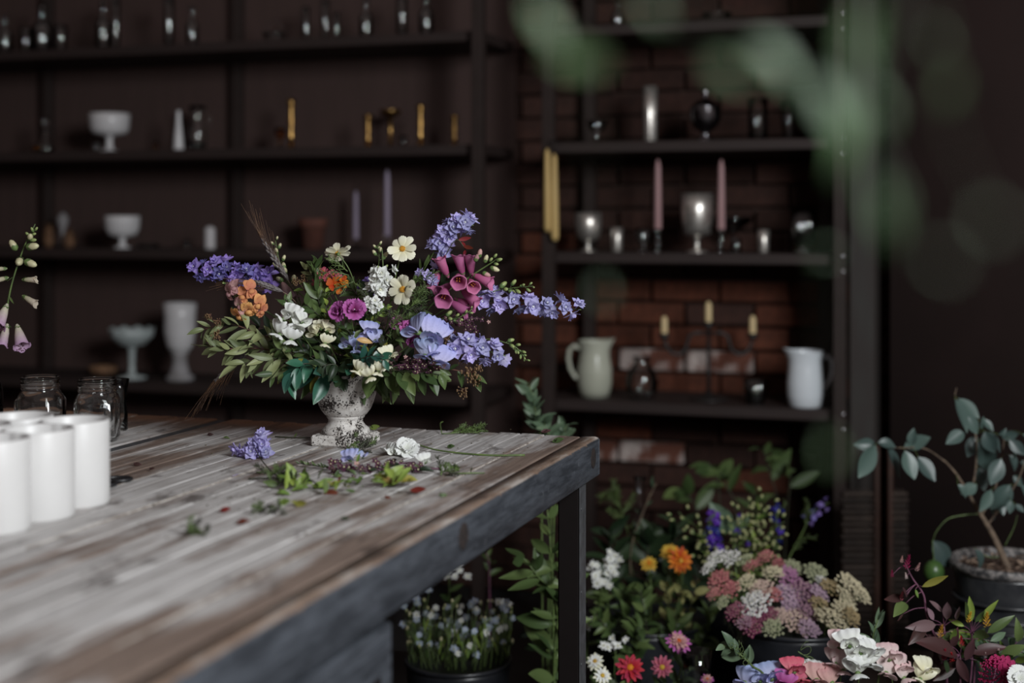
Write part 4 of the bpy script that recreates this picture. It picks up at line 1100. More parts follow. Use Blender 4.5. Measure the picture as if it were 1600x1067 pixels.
budsprig('small green bud twig just below the foxglove bells', [(650, 520, 2.47), (690, 498, 2.45), (715, 497, 2.44), (738, 483, 2.44)], 'budg', 9, .8, .6, .008)
budsprig('pale bud cluster left of the upper cream cosmos', [(580, 470, 2.50), (592, 410, 2.48), (590, 383, 2.48)], 'budp', 6, .7, .74, .012)

# --- magenta foxglove
t_, c = stemmed('foxglove', 'magenta foxglove with open bells on the right of the bouquet', 'foxglove', [(620, 540, 2.50), (680, 470, 2.48), (730, 435, 2.47), (778, 404, 2.46)], .0024, .0012)
for (x, y, tx, ty, tw, k, d) in ((697, 426, -10, -22, .25, 1.0, 2.49), (684, 428, -8, 18, .1, 1.05, 2.50), (722, 424, -8, -30, .1, 1.0, 2.49), (736, 424, -2, -28, .15, .95, 2.49), (716, 432, 2, 10, .95, 1.05, 2.45),
                             (735, 440, 6, 8, .9, .92, 2.45), (695, 452, -1, 16, .85, 1.15, 2.45), (745, 432, 22, 10, .2, 1.0, 2.46), (725, 455, 26, 24, .25, 1.1, 2.46), (708, 474, 18, 12, .2, 1.05, 2.46),
                             (718, 470, 28, 12, .2, .95, 2.47), (702, 446, -16, 10, .6, .9, 2.46)):
    a = P(x, y, d); f = (RIGHT * tx - UP * ty).normalized() * math.sqrt(max(.05, 1 - tw * tw)) - VIEW * tw
    f.normalize(); place(t_, 'fox', a - f * .010, f, k, fr.uniform(-.4, .4))
for (x, y, tx, ty, kk) in ((742, 408, 10, -18, 'budr'), (748, 402, 4, -16, 'budr'), (757, 410, 6, -16, 'budp'), (766, 418, 18, 4, 'budp'), (765, 408, 10, -12, 'budg'), (772, 402, 8, -10, 'budg'), (772, 412, 14, 2, 'budg'), (754, 426, 14, 6, 'budr'), (776, 407, 10, -3, 'budg'), (768, 420, 16, 3, 'budp')):
    place(t_, kk, P(x, y, 2.455), RIGHT * tx - UP * ty - VIEW * 3, .9, name='bud')
t_, c = stemmed('foxglove', 'single dusky pink foxglove bell beside the bearded ears', 'foxglove', [(480, 500, 2.58), (465, 460, 2.58), (455, 435, 2.58)])
FL['foxd'] = [fl_bell(petal_mat('petal_dusky', (0.30, 0.17, 0.16), (0.36, 0.24, 0.27), .5), 3, .036, .012)]
place(t_, 'foxd', P(441, 441, 2.58), cdir(.5, -.9, .2), 1.0, 0); place(t_, 'foxd', P(452, 474, 2.585), cdir(-.2, -.9, .4), .9, 0)

# --- cosmos with feathery leaves
def cosmos(label, pts, face, k=1.0, leaves=()):
    t_, c = stemmed('cosmos', label, 'cosmos', pts, .0012, .0010)
    put(FL['cosmos'][fr.randrange(3)], t_, frame(c[-1], z=face, roll=fr.uniform(0, 6), k=k))
    for (x, y, d, dx, dy, L) in leaves: feather(t_, P(x, y, d), RIGHT * dx - UP * dy - VIEW * fr.uniform(-.2, .5), L)
    return t_
cosmos('cream cosmos facing the camera at the top of the bouquet', [(600, 520, 2.52), (612, 460, 2.49), (622, 415, 2.48), (629, 389, 2.47)], cdir(-.1, .30, .95), 1.0, ((612, 470, 2.49, .5, -.7, .05), (616, 450, 2.49, -.5, -.7, .045)))
cosmos('cream cosmos with swept petals just below the top one', [(610, 530, 2.50), (622, 485, 2.47), (630, 452, 2.45)], cdir(-.45, .1, .9), 1.05, ((625, 480, 2.46, .9, -.3, .055), (618, 490, 2.46, -.8, -.2, .05)))
cosmos('cream cosmos seen from behind, at the upper left on a tall stalk', [(575, 500, 2.52), (558, 455, 2.50), (545, 420, 2.49), (528, 396, 2.49)], cdir(-.30, .80, -.55), .95, ((545, 430, 2.49, -1, -.15, .055), (543, 424, 2.49, -.8, -.6, .045), (552, 440, 2.49, -1, .3, .05)))

# --- peach snapdragon
t_, c = stemmed('snapdragon', 'peach snapdragon spike leaning left under the blue larkspur', 'snapdragon', [(480, 540, 2.52), (430, 495, 2.50), (385, 470, 2.50), (348, 440, 2.50)], .0022, .0011)
for (x, y, kk, r, u, tw, k) in ((392, 453, 'snap', .5, .3, .8, 1.05), (378, 462, 'snap', -.2, .2, .9, .95), (404, 476, 'snap', .5, -.1, .85, 1.05), (388, 486, 'snap', 0, -.5, .8, 1.0), (372, 494, 'snap', -.5, -.6, .6, 1.0),
                          (356, 458, 'snapp', -.7, -.1, .6, .95), (364, 448, 'snapp', -.3, .5, .7, .9), (412, 487, 'snap', .8, -.2, .5, .85), (372, 478, 'snapp', -.6, 0, .7, .9)):
    p = P(x, y, 2.475); f = cdir(r, u, tw); place(t_, kk, p - f * .02, f, k, fr.uniform(-.4, .4))
for i in range(9):
    p, tg = along(c, .86 + .14 * i / 9); o = Quaternion(tg, i * 2.4) @ tg.orthogonal().normalized(); place(t_, 'budg', p, o + tg * .8, 1.0 - .06 * i, name='bud')

# --- sweet peas and ruffled flowers
FL['peabl'] = [fl_pea('blue', s, 1.75, None, 1.7) for s in (5, 6, 7)]
def peas(label, pts, key, heads, d, name='sweet_pea', cat_='sweet pea', k=1.0):
    t_, c = stemmed(name, label, cat_, pts, .0012, .0008)
    for (x, y, r, u, tw, kk) in heads:
        p = P(x, y, d); f = cdir(r, u, tw); place(t_, key, p, f, k * kk, fr.uniform(-.5, .5))
        e, _ = along(c, .8); b_ = MB(); b_.tube(cat([e, e.lerp(p, .5) + UP * .004, p - f * .008], 4), .0006, 5); part('stalk', b_.mesh('stalk', ST['g']), t_)
    return t_
peas('white sweet pea spray at the left centre of the bouquet', [(500, 560, 2.48), (470, 520, 2.45), (455, 505, 2.45)], 'peaw', ((453, 492, -.2, .3, .9, 1.0), (437, 522, -.4, -.2, .9, 1.1), (466, 512, .2, .1, .95, 1.0), (473, 502, .8, .2, .5, .9), (455, 530, 0, -.6, .8, 1.0), (442, 498, -.7, .3, .6, .8)), 2.43)
peas('cream sweet pea spray right of the white one', [(525, 560, 2.48), (510, 530, 2.46), (505, 512, 2.46)], 'peac', ((500, 512, -.2, .4, .8, .8), (492, 522, -.6, 0, .8, .85), (508, 536, .2, -.6, .8, .8), (512, 516, .6, .2, .7, .75)), 2.44)
peas('creamy white sweet peas drooping over the front rim of the urn', [(555, 575, 2.46), (565, 570, 2.43), (572, 578, 2.42)], 'peac', ((560, 580, -.5, -.2, .9, .85), (578, 588, .1, -.7, .8, .85)), 2.41)
peas('creamy white sweet peas at the right of the urn rim', [(575, 565, 2.46), (590, 562, 2.43), (600, 560, 2.42)], 'peac', ((600, 572, .4, -.4, .8, .95), (608, 556, .6, .2, .7, .9), (592, 580, -.2, -.6, .8, .8)), 2.41)
peas('lavender-blue sweet peas in the lower middle of the bouquet', [(560, 560, 2.47), (570, 540, 2.45), (575, 528, 2.45)], 'peab', ((577, 519, .3, .3, .9, 1.0), (565, 540, -.2, 0, .95, 1.0), (586, 532, .6, -.1, .8, .9), (545, 538, -.6, .1, .8, .95), (558, 545, 0, -.5, .8, .9)), 2.44)
peas('large ruffled lavender-blue blooms right of centre', [(610, 560, 2.46), (645, 535, 2.43), (668, 520, 2.42)], 'peabl', ((672, 528, .25, .1, .95, 1.0), (650, 518, -.75, .1, .6, .8), (684, 566, .35, -.1, .9, .85), (664, 556, -.3, -.1, .95, .75), (676, 548, .1, -.4, .9, .7)), 2.41, 'lisianthus', 'lisianthus')
peas('bright magenta clarkia with two ruffled blooms at the centre', [(555, 540, 2.48), (550, 505, 2.45), (548, 492, 2.44)], 'rufm', ((553, 484, .2, .2, .95, 1.1), (532, 488, -.6, .2, .8, .85)), 2.43, 'clarkia', 'clarkia')
peas('magenta clarkia half hidden beside the large lavender blooms', [(600, 550, 2.48), (622, 525, 2.46), (630, 515, 2.45)], 'rufm', ((637, 513, .3, .1, .95, .9), (624, 508, -.4, .4, .8, .75), (645, 528, .3, -.6, .8, .7)), 2.44, 'clarkia', 'clarkia')
peas('white lacy flower head below the white larkspur', [(570, 530, 2.49), (578, 500, 2.47), (584, 480, 2.46)], 'wlark', ((586, 470, 0, .4, .9, .6), (578, 476, -.5, .2, .8, .55), (592, 478, .4, .1, .9, .55), (584, 484, 0, -.2, .95, .5), (575, 468, -.3, .5, .8, .5)), 2.45, 'lacy_flower', 'flower')
FL['nast'] = [fl_cosmos('orange', s, 5, .015, .014, .6, M_pollen, .002) for s in (1, 2)]
FL['redf'] = [fl_cosmos('coral', s, 6, .009, .008, .7, M_pollen, .0015) for s in (1, 2)]
peas('orange blooms tucked behind the tall stalk of the rear cosmos', [(540, 500, 2.54), (525, 465, 2.52), (518, 448, 2.51)], 'nast', ((523, 446, .3, .2, .9, 1.0), (535, 441, .7, .2, .6, .7)), 2.50, 'orange_flower', 'flower')
peas('small coral red flowers at the upper left of the orange blooms', [(530, 500, 2.55), (512, 455, 2.53), (505, 440, 2.52)], 'redf', ((503, 430, -.2, .5, .8, 1.0), (512, 436, .3, .3, .9, 1.1), (520, 430, .3, .6, .7, .9), (497, 442, -.6, .1, .8, 1.0), (506, 425, 0, .8, .5, .8), (528, 434, .6, .4, .7, .8)), 2.51, 'red_flower', 'flower')

# --- dark oregano heads
FL['oreg'] = [fl_star('purple', 1, .006), fl_star('purple', 2, .005)]; FL['oregp'] = [fl_star('pinkp', 3, .005)]
def oregano(label, pts, n, d, sx, sy):
    t_, c = stemmed('oregano', label, 'oregano', pts, .0012, .0007, 'p')
    x0, y0 = pts[-1][:2]
    for i in range(n):
        p = P(x0 + fr.gauss(0, sx), y0 + fr.gauss(0, sy), d + fr.uniform(-.02, .02)); place(t_, 'oregp' if fr.random() < .12 else 'oreg', p, cdir(fr.uniform(-.7, .7), fr.uniform(-.2, .9), .8), fr.uniform(.7, 1.2))
oregano('dark plum oregano head right of the foxglove bells', [(640, 530, 2.48), (690, 510, 2.46), (722, 502, 2.46)], 34, 2.455, 16, 7)
oregano('dark plum oregano head low under the lavender blooms', [(590, 580, 2.45), (625, 570, 2.42), (650, 572, 2.42)], 46, 2.415, 22, 8)

# --- bearded wheat ears
M_ear = mat('dark_ear', (0.17, 0.15, 0.15), (0.07, 0.058, 0.056), 150, 0.6); M_awn = mat('awn', (0.17, 0.085, 0.04), (0.07, 0.04, 0.028), 40, 0.6)
def wheat(label, pts, tip, fan, awn_px, m_ear=M_ear):
    t_, c = stemmed('wheat', label, 'wheat', pts, .0011, .0009, 'b')
    a, b2 = c[-1], P(*tip); ax = (b2 - a); L = ax.length; ax.normalize(); o = ax.orthogonal().normalized()
    b_ = MB(); n = 11; tips = []
    for i in range(n):
        for s_ in range(3):
            th = s_ * 2.094 + (i % 2) * 1.05; r = Quaternion(ax, th) @ o; w = math.sin(PI * min(1, .18 + .8 * i / n))
            p = a + ax * (L * i / n) + r * .0028 * w
            b_.ball((0, 0, 0), .0031, .0024, .0075, 6, 5, 0, frame(p + ax * .004, z=(ax + r * .32), k=.8 + .35 * w)); tips.append(p + ax * .009 + r * .001)
    part('ear', b_.mesh('ear', m_ear), t_)
    b_ = MB(); dv = (P(fan[0], fan[1], tip[2]) - b2).normalized()
    for q_ in tips[::1]:
        l = awn_px * tip[2] / F * fr.uniform(.65, 1.1); d = (dv + rv(.16)).normalized()
        b_.tube([q_, q_ + (d * .7 + ax * .3) * l * .45, q_ + d * l + rv(l * .03)], [.00045, .0002], 3, 0, False)
    part('awns', b_.mesh('awns', M_awn), t_, kind='stuff')
wheat('dark bearded wheat ear standing upright at the upper left', [(475, 500, 2.58), (458, 455, 2.58), (449, 436, 2.57)], (410, 374, 2.57), (385, 318, 2.57), 70)
wheat('dark bearded wheat ear lying flat over the peach snapdragon', [(475, 490, 2.55), (455, 465, 2.52), (440, 455, 2.51)], (402, 441, 2.51), (335, 445, 2.51), 70)
wheat('grey bearded wheat ear hanging down at the lower left', [(460, 560, 2.54), (420, 545, 2.54), (385, 552, 2.54)], (337, 594, 2.54), (300, 650, 2.54), 70, mat('grey_ear', (0.15, 0.13, 0.125), (0.07, 0.06, 0.06), 150, .6))

# --- foliage
def branch(label, pts, n, Lpx, mk, ratio=.30, t0=.3, ang=.85, m='d', pair=False, shape='leaf', droop=0.0, name='leafy_branch', seeds=()):
    t_, c = stemmed(name, label, 'foliage', pts, .0015, .0007, m)
    leafy(t_, c, n, Lpx * 2.5 / F, mk, ratio, t0, 1.02, ang, shape, pair, droop)
    for (x, y, d, R) in seeds: seedhead(t_, P(x, y, d), cdir(fr.uniform(-.6, .6), fr.uniform(-.6, .4), .5), R)
    return t_
branch('olive leafy branch arching out to the lower left', [(460, 560, 2.50), (410, 545, 2.47), (360, 545, 2.46), (325, 540, 2.46)], 17, 44, 'olive', .32, .35, pair=True, m='r', seeds=((335, 520, 2.46, .014), (345, 500, 2.46, .012)))
branch('olive leafy branch with a tall leaf at the far left', [(450, 540, 2.50), (400, 520, 2.48), (355, 505, 2.48), (318, 515, 2.48)], 12, 50, 'olive', .31, .35, pair=True, m='r', seeds=((330, 490, 2.48, .012),))
branch('grey-green leafy branch drooping below the white sweet pea', [(475, 570, 2.47), (445, 560, 2.44), (405, 562, 2.43), (370, 570, 2.43)], 12, 50, 'olive', .29, .3, pair=True, droop=.4)
branch('olive sprig pointing down toward the table at left', [(480, 580, 2.47), (455, 572, 2.44), (425, 585, 2.43)], 7, 44, 'mid', .32, .35, pair=True, droop=.5)
branch('dark leafy sprig behind the peach snapdragon', [(470, 540, 2.56), (420, 515, 2.56), (370, 500, 2.56)], 9, 48, 'dark', .4, .3, pair=True)
branch('blue-green glossy leaves hanging at the left of the urn rim', [(510, 585, 2.46), (480, 568, 2.43), (458, 580, 2.42), (450, 600, 2.42)], 8, 46, 'blue', .46, .35, droop=.6, pair=True)
branch('blue-green cerinthe tip with purple bud over the urn rim', [(545, 580, 2.46), (560, 562, 2.42), (585, 556, 2.40), (600, 562, 2.40)], 9, 34, 'blue', .48, .4, pair=True)
branch('yellow-green leaves beside the blue-green ones', [(505, 588, 2.47), (470, 570, 2.46), (440, 575, 2.46)], 6, 46, 'yellow', .42, .5, droop=.6)
branch('yellowing leaves in the lower middle', [(560, 575, 2.46), (580, 552, 2.43), (602, 545, 2.42)], 7, 30, 'yellow', .45, .4)
branch('green oval leaves hanging over the right rim of the urn', [(590, 582, 2.47), (620, 580, 2.44), (650, 582, 2.43), (690, 585, 2.43)], 10, 44, 'mid', .48, .3, droop=.9, pair=True)
branch('long drooping leaves right of the urn', [(585, 585, 2.49), (605, 588, 2.48), (640, 592, 2.47)], 6, 58, 'mid', .36, .25, droop=1.3, pair=True)
branch('green oval leaves low on the right with brown seed heads', [(620, 575, 2.47), (680, 575, 2.44), (720, 580, 2.43), (745, 592, 2.43)], 8, 36, 'mid', .42, .45, m='r', droop=.4, seeds=((738, 575, 2.43, .022), (745, 588, 2.43, .018), (727, 608, 2.43, .016), (752, 570, 2.43, .014)))
branch('seed-headed twig behind the low lavender cluster', [(640, 560, 2.49), (700, 548, 2.48), (725, 540, 2.48)], 6, 34, 'mid', .4, .4, m='r', seeds=((718, 556, 2.45, .016), (700, 528, 2.45, .014)))
branch('pale-leaved twig with brown seed heads at the upper left', [(510, 520, 2.55), (485, 470, 2.53), (470, 445, 2.52)], 12, 22, 'lime', .42, .45, m='r', seeds=((466, 440, 2.52, .013), (478, 436, 2.52, .012)))
branch('large upright leaves behind the cream sweet pea', [(520, 530, 2.52), (500, 480, 2.50), (495, 440, 2.50), (492, 412, 2.50)], 12, 40, 'mid', .36, .35, ang=.55, pair=True)
branch('broad leaves left of the magenta clarkia', [(535, 540, 2.50), (505, 500, 2.47), (478, 475, 2.47)], 11, 36, 'mid', .44, .35, pair=True)
branch('yellow-tinged leafy twig above the cream sweet pea', [(530, 530, 2.50), (512, 490, 2.48), (508, 455, 2.48)], 9, 28, 'lime', .4, .35, pair=True)
branch('dark green leaves under the magenta clarkia', [(555, 560, 2.47), (548, 525, 2.44), (540, 512, 2.44)], 10, 26, 'mid', .38, .3, pair=True)
branch('red-leaved twig beside the highest larkspur', [(650, 480, 2.52), (690, 410, 2.51), (712, 375, 2.51), (728, 390, 2.51)], 4, 26, 'red', .32, .82)
branch('narrow green leaves behind the highest larkspur', [(620, 500, 2.55), (650, 440, 2.55), (668, 405, 2.55)], 9, 40, 'mid', .26, .4, ang=.5)
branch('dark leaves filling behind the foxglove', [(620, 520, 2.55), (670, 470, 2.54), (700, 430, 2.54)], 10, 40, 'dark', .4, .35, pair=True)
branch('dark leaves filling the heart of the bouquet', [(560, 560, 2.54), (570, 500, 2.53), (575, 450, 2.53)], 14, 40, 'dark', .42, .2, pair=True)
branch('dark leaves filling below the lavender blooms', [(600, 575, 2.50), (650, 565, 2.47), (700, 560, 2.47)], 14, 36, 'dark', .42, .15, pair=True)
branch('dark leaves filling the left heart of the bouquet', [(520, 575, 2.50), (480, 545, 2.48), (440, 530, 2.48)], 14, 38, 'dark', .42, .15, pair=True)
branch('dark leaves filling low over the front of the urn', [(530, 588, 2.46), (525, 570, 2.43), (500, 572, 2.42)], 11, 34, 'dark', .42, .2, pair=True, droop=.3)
for lab, pts in (('feathery cosmos foliage at the centre right', ((600, 540, 2.48), (630, 490, 2.45), (655, 470, 2.44))), ('feathery cosmos foliage above the clarkia', ((570, 540, 2.50), (580, 480, 2.47), (570, 455, 2.47))),
                 ('feathery cosmos foliage left of the lavender blooms', ((590, 560, 2.46), (612, 515, 2.43), (620, 500, 2.43))), ('feathery cosmos foliage behind the lower cosmos', ((610, 530, 2.50), (640, 460, 2.48), (650, 430, 2.48)))):
    t_, c = stemmed('feathery_foliage', lab, 'foliage', list(pts), .001, .0006)
    for i in range(9):
        p, tg = along(c, .4 + .6 * i / 9); feather(t_, p, tg + rv(.9), fr.uniform(.03, .05), 'g' if i % 3 else 'd')
for lab, pts, n, L, mk in (('mid-green leaves behind the white larkspur', [(570, 540, 2.54), (560, 470, 2.53), (545, 445, 2.53)], 13, 34, 'mid'), ('small-leaved twig between clarkia and cosmos', [(560, 540, 2.49), (585, 500, 2.46), (605, 480, 2.46)], 12, 20, 'lime'),
                          ('leafy twig below the lower cream cosmos', [(590, 560, 2.48), (635, 500, 2.45), (660, 485, 2.45)], 13, 24, 'mid'), ('leafy twig between snapdragon and clarkia', [(520, 560, 2.50), (470, 500, 2.47), (445, 470, 2.47)], 14, 28, 'mid'),
                          ('leaves left of the large lavender blooms', [(580, 570, 2.47), (610, 535, 2.44), (625, 525, 2.43)], 12, 28, 'mid'), ('olive twig behind the orange blooms', [(530, 530, 2.56), (505, 460, 2.55), (480, 420, 2.55)], 12, 32, 'olive'),
                          ('leaves under the white sweet pea spray', [(510, 575, 2.47), (470, 550, 2.44), (430, 545, 2.43)], 12, 32, 'mid')):
    branch(lab, pts, n, L, mk, .38, .35, pair=True)
# one yellow dried leaf across the middle
t_, c = stemmed('dry_leaf_twig', 'single dry yellow leaf lying across the lavender-blue sweet peas', 'leaf', [(555, 550, 2.44), (558, 532, 2.42)])
LM['dry'] = leaf_mat('leaf_dry', (0.46, 0.33, 0.12), (0.3, 0.2, 0.08)); leaf(t_, P(557, 530, 2.42), cdir(1, -.12, .1), 28 * 2.42 / F, 'dry', .34)
# ================================================================== things on the tables
M_vase = mat('white_ceramic', (0.61, 0.60, 0.595), (0.58, 0.57, 0.565), 14, 0.38)
VH, VR = 0.120, 0.0475
vase_pos = [((-12, 829), 'white ceramic cylinder cut off by the left edge, nearest the camera'), ((60, 808), 'middle white ceramic cylinder of the front row'),
            ((117, 788), 'white ceramic cylinder at the right end, beside the scissors'), ((30, 779), 'white ceramic cylinder in the back row, in front of a jar'), ((-38, 799), 'white ceramic cylinder in the back row at the left edge')]
b_ = MB(); b_.lathe([(VR * .90, 0), (VR * .965, .001), (VR, .005), (VR, VH - .003), (VR - .001, VH), (VR - .003, VH), (VR - .0042, VH - .003), (VR - .0042, .006), (0, .005)], 64)
vase_me = b_.mesh('cylinder_vase', M_vase)
for (x, y), lab in vase_pos: solo('cylinder_vase', vase_me, lab, 'vase', 'white cylinder vases', T(onz(x, y, TZ)))

def jar_mesh(R, H):
    def sq(th, r, z):
        f = min(1, max(0, (H * .70 - z) / (H * .10))); n = 5.0
        s = (abs(math.cos(th)) ** n + abs(math.sin(th)) ** n) ** (-1 / n)
        return r * (1 + (s - 1) * f * .75), z
    neck = .80 * R; o = [(R * .82, 0), (R * .93, .003), (R * .97, .010), (R * .97, H * .60), (R * .96, H * .66), (R * .88, H * .74), (neck, H * .775)]
    z = H * .79
    for i in range(3): o += [(neck, z), (neck * 1.055, z + .0025), (neck * 1.055, z + .0040), (neck, z + .0062)]; z += .0076
    o += [(neck * .99, H - .003), (neck * 1.02, H - .001), (neck * 1.0, H)]
    inn = [(r - .0028, h) for r, h in ((neck, H), (neck, H * .78), (R * .88, H * .72), (R * .955, H * .64), (R * .955, .012), (R * .85, .007))] + [(0, .0065)]
    b_ = MB(); b_.lathe(o + inn, 48, 0, None, sq); return b_
def mason(x, y, R, H, lab, rot=0.0):
    p = onz(x, y, TZ); t_ = thing('mason_jar', lab, 'jar', p); part('jar_body', jar_mesh(R, H).mesh('jar_body', G_clear), t_, T(p) @ Rz(rot))
    return t_
mason(152, 688, .042, .113, 'clear screw-neck glass jar beside the cylinder vases, nearer the urn', .5)
mason(63, 683, .042, .113, 'clear screw-neck glass jar standing behind the white cylinders', .2)
p = onz(184, 672, TZ); b_ = MB(); b_.lathe(hollow([(.017, 0), (.019, .002), (.0185, .03), (.0165, .05), (.018, .075), (.0215, .098)], .0014, .006), 32)
solo('glass_tumbler', b_.mesh('glass_tumbler', G_thin), 'slim flared clear glass behind the right screw-neck jar', 'glass', None, T(p))

# bottle with the pale foxglove at the left edge
bp = onz(-22, 686, TZ); b_ = MB()
b_.lathe(hollow([(.026, 0), (.029, .003), (.030, .03), (.030, .085), (.026, .103), (.015, .118), (.013, .125), (.013, .150), (.016, .152), (.016, .156)], .0022, .004), 36)
solo('glass_bottle', b_.mesh('glass_bottle', G_thin), 'clear glass bottle at the left edge holding the pale foxglove', 'bottle', None, T(bp))
BD = (bp - Vector((0, 0, 0))).dot(VIEW)
t_ = thing('foxglove', 'pale lilac foxglove spire with cream buds at the left edge', 'foxglove', bp + Vector((0, 0, .006)))
c = stem(t_, [bp + Vector((.004, 0, .008)), bp + Vector((0, 0, .15)), P(4, 510, BD), P(18, 445, BD), P(36, 390, BD), P(55, 350, BD)], .0027, .0011)
def fx(key, x, y, tx, ty, tw, k, name=None):
    f = (RIGHT * tx - UP * ty).normalized() * math.sqrt(max(.05, 1 - tw * tw)) - VIEW * tw; f.normalize(); L = {'foxp': .034, 'foxc': .03}.get(key, .014) * k
    place(t_, key, P(x, y, BD - .01) - f * L * .5, f, k, fr.uniform(-.2, .2), name)
for a in (('foxp', 30, 522, .35, .9, .35, 1.15), ('foxp', 5, 490, -.25, .9, .4, 1.15), ('foxp', 8, 520, -.2, .9, .1, 1.0), ('foxc', 45, 468, .85, .5, .1, .95), ('foxc', 45, 437, 1, .0, .1, .85), ('foxc', 3, 436, -1, .25, .2, .8), ('foxc', 2, 420, -1, .05, .1, .7)): fx(*a)
for x, y, tx, ty, tw, k in ((47, 411, .9, .35, .1, 1.5), (30, 409, .1, .2, .95, 1.9), (20, 382, -.5, -.85, .1, 1.6), (50, 385, .95, -.1, .2, 1.5), (47, 370, .3, -.5, .8, 1.4), (53, 375, 1, -.1, .1, 1.0), (55, 365, .9, -.3, .1, .9), (41, 364, -.6, -.6, .2, .9), (50, 358, -.3, -.8, .3, .8), (57, 357, .6, -.8, .2, .7)): fx('budp' if k > 1.2 else 'budg', x, y, tx, ty, tw, k, 'bud')
leaf(t_, P(14, 463, BD), cdir(.5, -.6, .3), .02, 'mid', .2, 'lance'); leaf(t_, P(6, 505, BD), cdir(.6, -.3, .3), .024, 'mid', .25, 'lance'); leaf(t_, P(22, 432, BD), cdir(-.6, -.5, .3), .016, 'mid', .2, 'lance')

# scissors half hidden behind the right cylinder
sp = onz(188, 753, TZ); t_ = thing('scissors', 'black-handled scissors lying behind the right white cylinder', 'scissors', sp)
M_blk = mat('black_rubber', (0.012, 0.012, 0.014), None, 40, 0.4); M_blade = mat('scissor_steel', (0.55, 0.55, 0.56), (0.4, 0.4, 0.42), 80, 0.3, metal=1.0)
for s_, cen in ((1, sp + RIGHT * -.004), (-1, sp + RIGHT * -.016 + VIEW * -.040)):
    cen = Vector(cen); cen.z = TZ + .0045; ax = RIGHT
    b_ = MB(); b_.tube([cen + RIGHT * (math.cos(a) * .0205) + VIEW * (math.sin(a) * .0165) for a in [2 * PI * i / 28 for i in range(29)]], .0029, 8)
    e = cen - RIGHT * .018; piv = sp + RIGHT * -.075 + VIEW * -.02; piv.z = TZ + .0045
    b_.tube([e, e.lerp(piv, .5), piv], [.003, .0028], 8); part('handle', b_.mesh('handle', M_blk), t_)
    b_ = MB(); d = (piv - e).normalized(); b_.blade(.055, .012, frame(piv - d * .008 + UP * (.0006 * s_), y=d, hint=UP), 0, 'lance', nu=3, nv=6); part('blade', b_.mesh('blade', M_blade), t_)
b_ = MB(); b_.lathe([(.004, 0), (.004, .0015), (0, .002)], 12); part('pivot', b_.mesh('pivot', M_blade), t_, T(piv + UP * .002))

# ---- cut flowers and scraps left on the table
def tt(x, y, h=0.002): p = onz(x, y, TZ); p.z = TZ + h; return p
t_ = thing('larkspur', 'cut lavender larkspur head lying on the table left of the urn', 'larkspur', tt(440, 742))
c = stem(t_, [tt(452, 752, .003), tt(430, 745, .004), tt(410, 732, .012), tt(398, 720, .022)], .0011, .0009, 'd')
for i in range(22):
    x, y = 396 + fr.gauss(0, 12), 704 + fr.gauss(0, 13); p = onz(396, 716, TZ); d = (p - Vector((0, 0, 0))).dot(VIEW)
    q_ = P(x + (706 - y) * .35, y, d + fr.uniform(-.015, .015)); q_.z = min(max(q_.z, TZ + .012), TZ + .040)
    place(t_, 'lark', q_, cdir(fr.uniform(-.9, .5), fr.uniform(-.2, 1), fr.uniform(.1, 1)), .85)
t_ = thing('sweet_pea', 'cut white sweet pea with a long green stalk lying right of the urn', 'sweet pea', tt(820, 714))
c = stem(t_, [tt(820, 713, .0022), tt(760, 713, .0022), tt(690, 708, .004), tt(650, 703, .010)], .0019, .0014)
for x, y, r, u, tw, k in ((618, 706, -.5, .5, .7, 1.0), (634, 702, .3, .6, .7, 1.05), (626, 712, 0, .2, .95, 1.0), (606, 704, -.8, .3, .5, .85), (642, 710, .6, .3, .7, .85)):
    pp_ = onz(625, 712, TZ); d = pp_.dot(VIEW); place(t_, 'rufw' if k == 1.05 else 'peaw', P(x, y, d), cdir(r, u, tw), k * .85, fr.uniform(-.6, .6))
t_ = thing('sweet_pea_flower', 'small loose white sweet pea flower on the table', 'sweet pea', tt(665, 734)); place(t_, 'peaw', tt(665, 734, .013), cdir(.3, .35, .85), .72, .2)
leaf(t_, tt(658, 733, .004), cdir(-1, .3, .2), .012, 'lime', .35)
t_ = thing('sweet_pea_flower', 'loose lavender-blue sweet pea flower on the dark sprig', 'sweet pea', tt(548, 730)); place(t_, 'peab', tt(546, 731, .014), cdir(-.3, .3, .9), .85, .2); place(t_, 'peab', tt(568, 728, .016), cdir(.7, .5, .4), .5, .2)
leaf(t_, tt(558, 730, .006), cdir(.2, 1, .1), .018, 'lime', .3)
t_ = thing('oregano_sprig', 'dark purple oregano sprig lying across the scraps in front of the urn', 'oregano', tt(610, 738))
stem(t_, [tt(690, 735, .003), tt(640, 737, .005), tt(580, 739, .006), tt(510, 735, .004)], .0012, .0008, 'p'); stem(t_, [tt(648, 726, .004), tt(610, 731, .006), tt(575, 738, .006)], .0012, .0008, 'p')
for i in range(60): x = fr.uniform(515, 660); place(t_, 'oreg' if fr.random() < .96 else 'oregp', tt(x, 738 + fr.gauss(0, 3), fr.uniform(.002, .016)), cdir(fr.uniform(-.8, .8), fr.uniform(.1, 1), .6), fr.uniform(.8, 1.5))
for x, y, dx, L in ((605, 733, .4, .026), (625, 734, -1, .022), (655, 741, 1, .024), (590, 742, -.6, .016)): leaf(t_, tt(x, y, .008), cdir(dx, .15, .3), L, 'dark', .45)
t_ = thing('mossy_sprig', 'mossy green sprig tip just left of the oregano', 'sprig', tt(490, 733))
c = stem(t_, [tt(545, 738, .003), tt(505, 733, .004), tt(465, 728, .004)], .001, .0006, 'd')
for i in range(26): p, tg = along(c, i / 26); leaf(t_, p, tg + rv(.9) + UP * .5, .009, 'mid', .35)
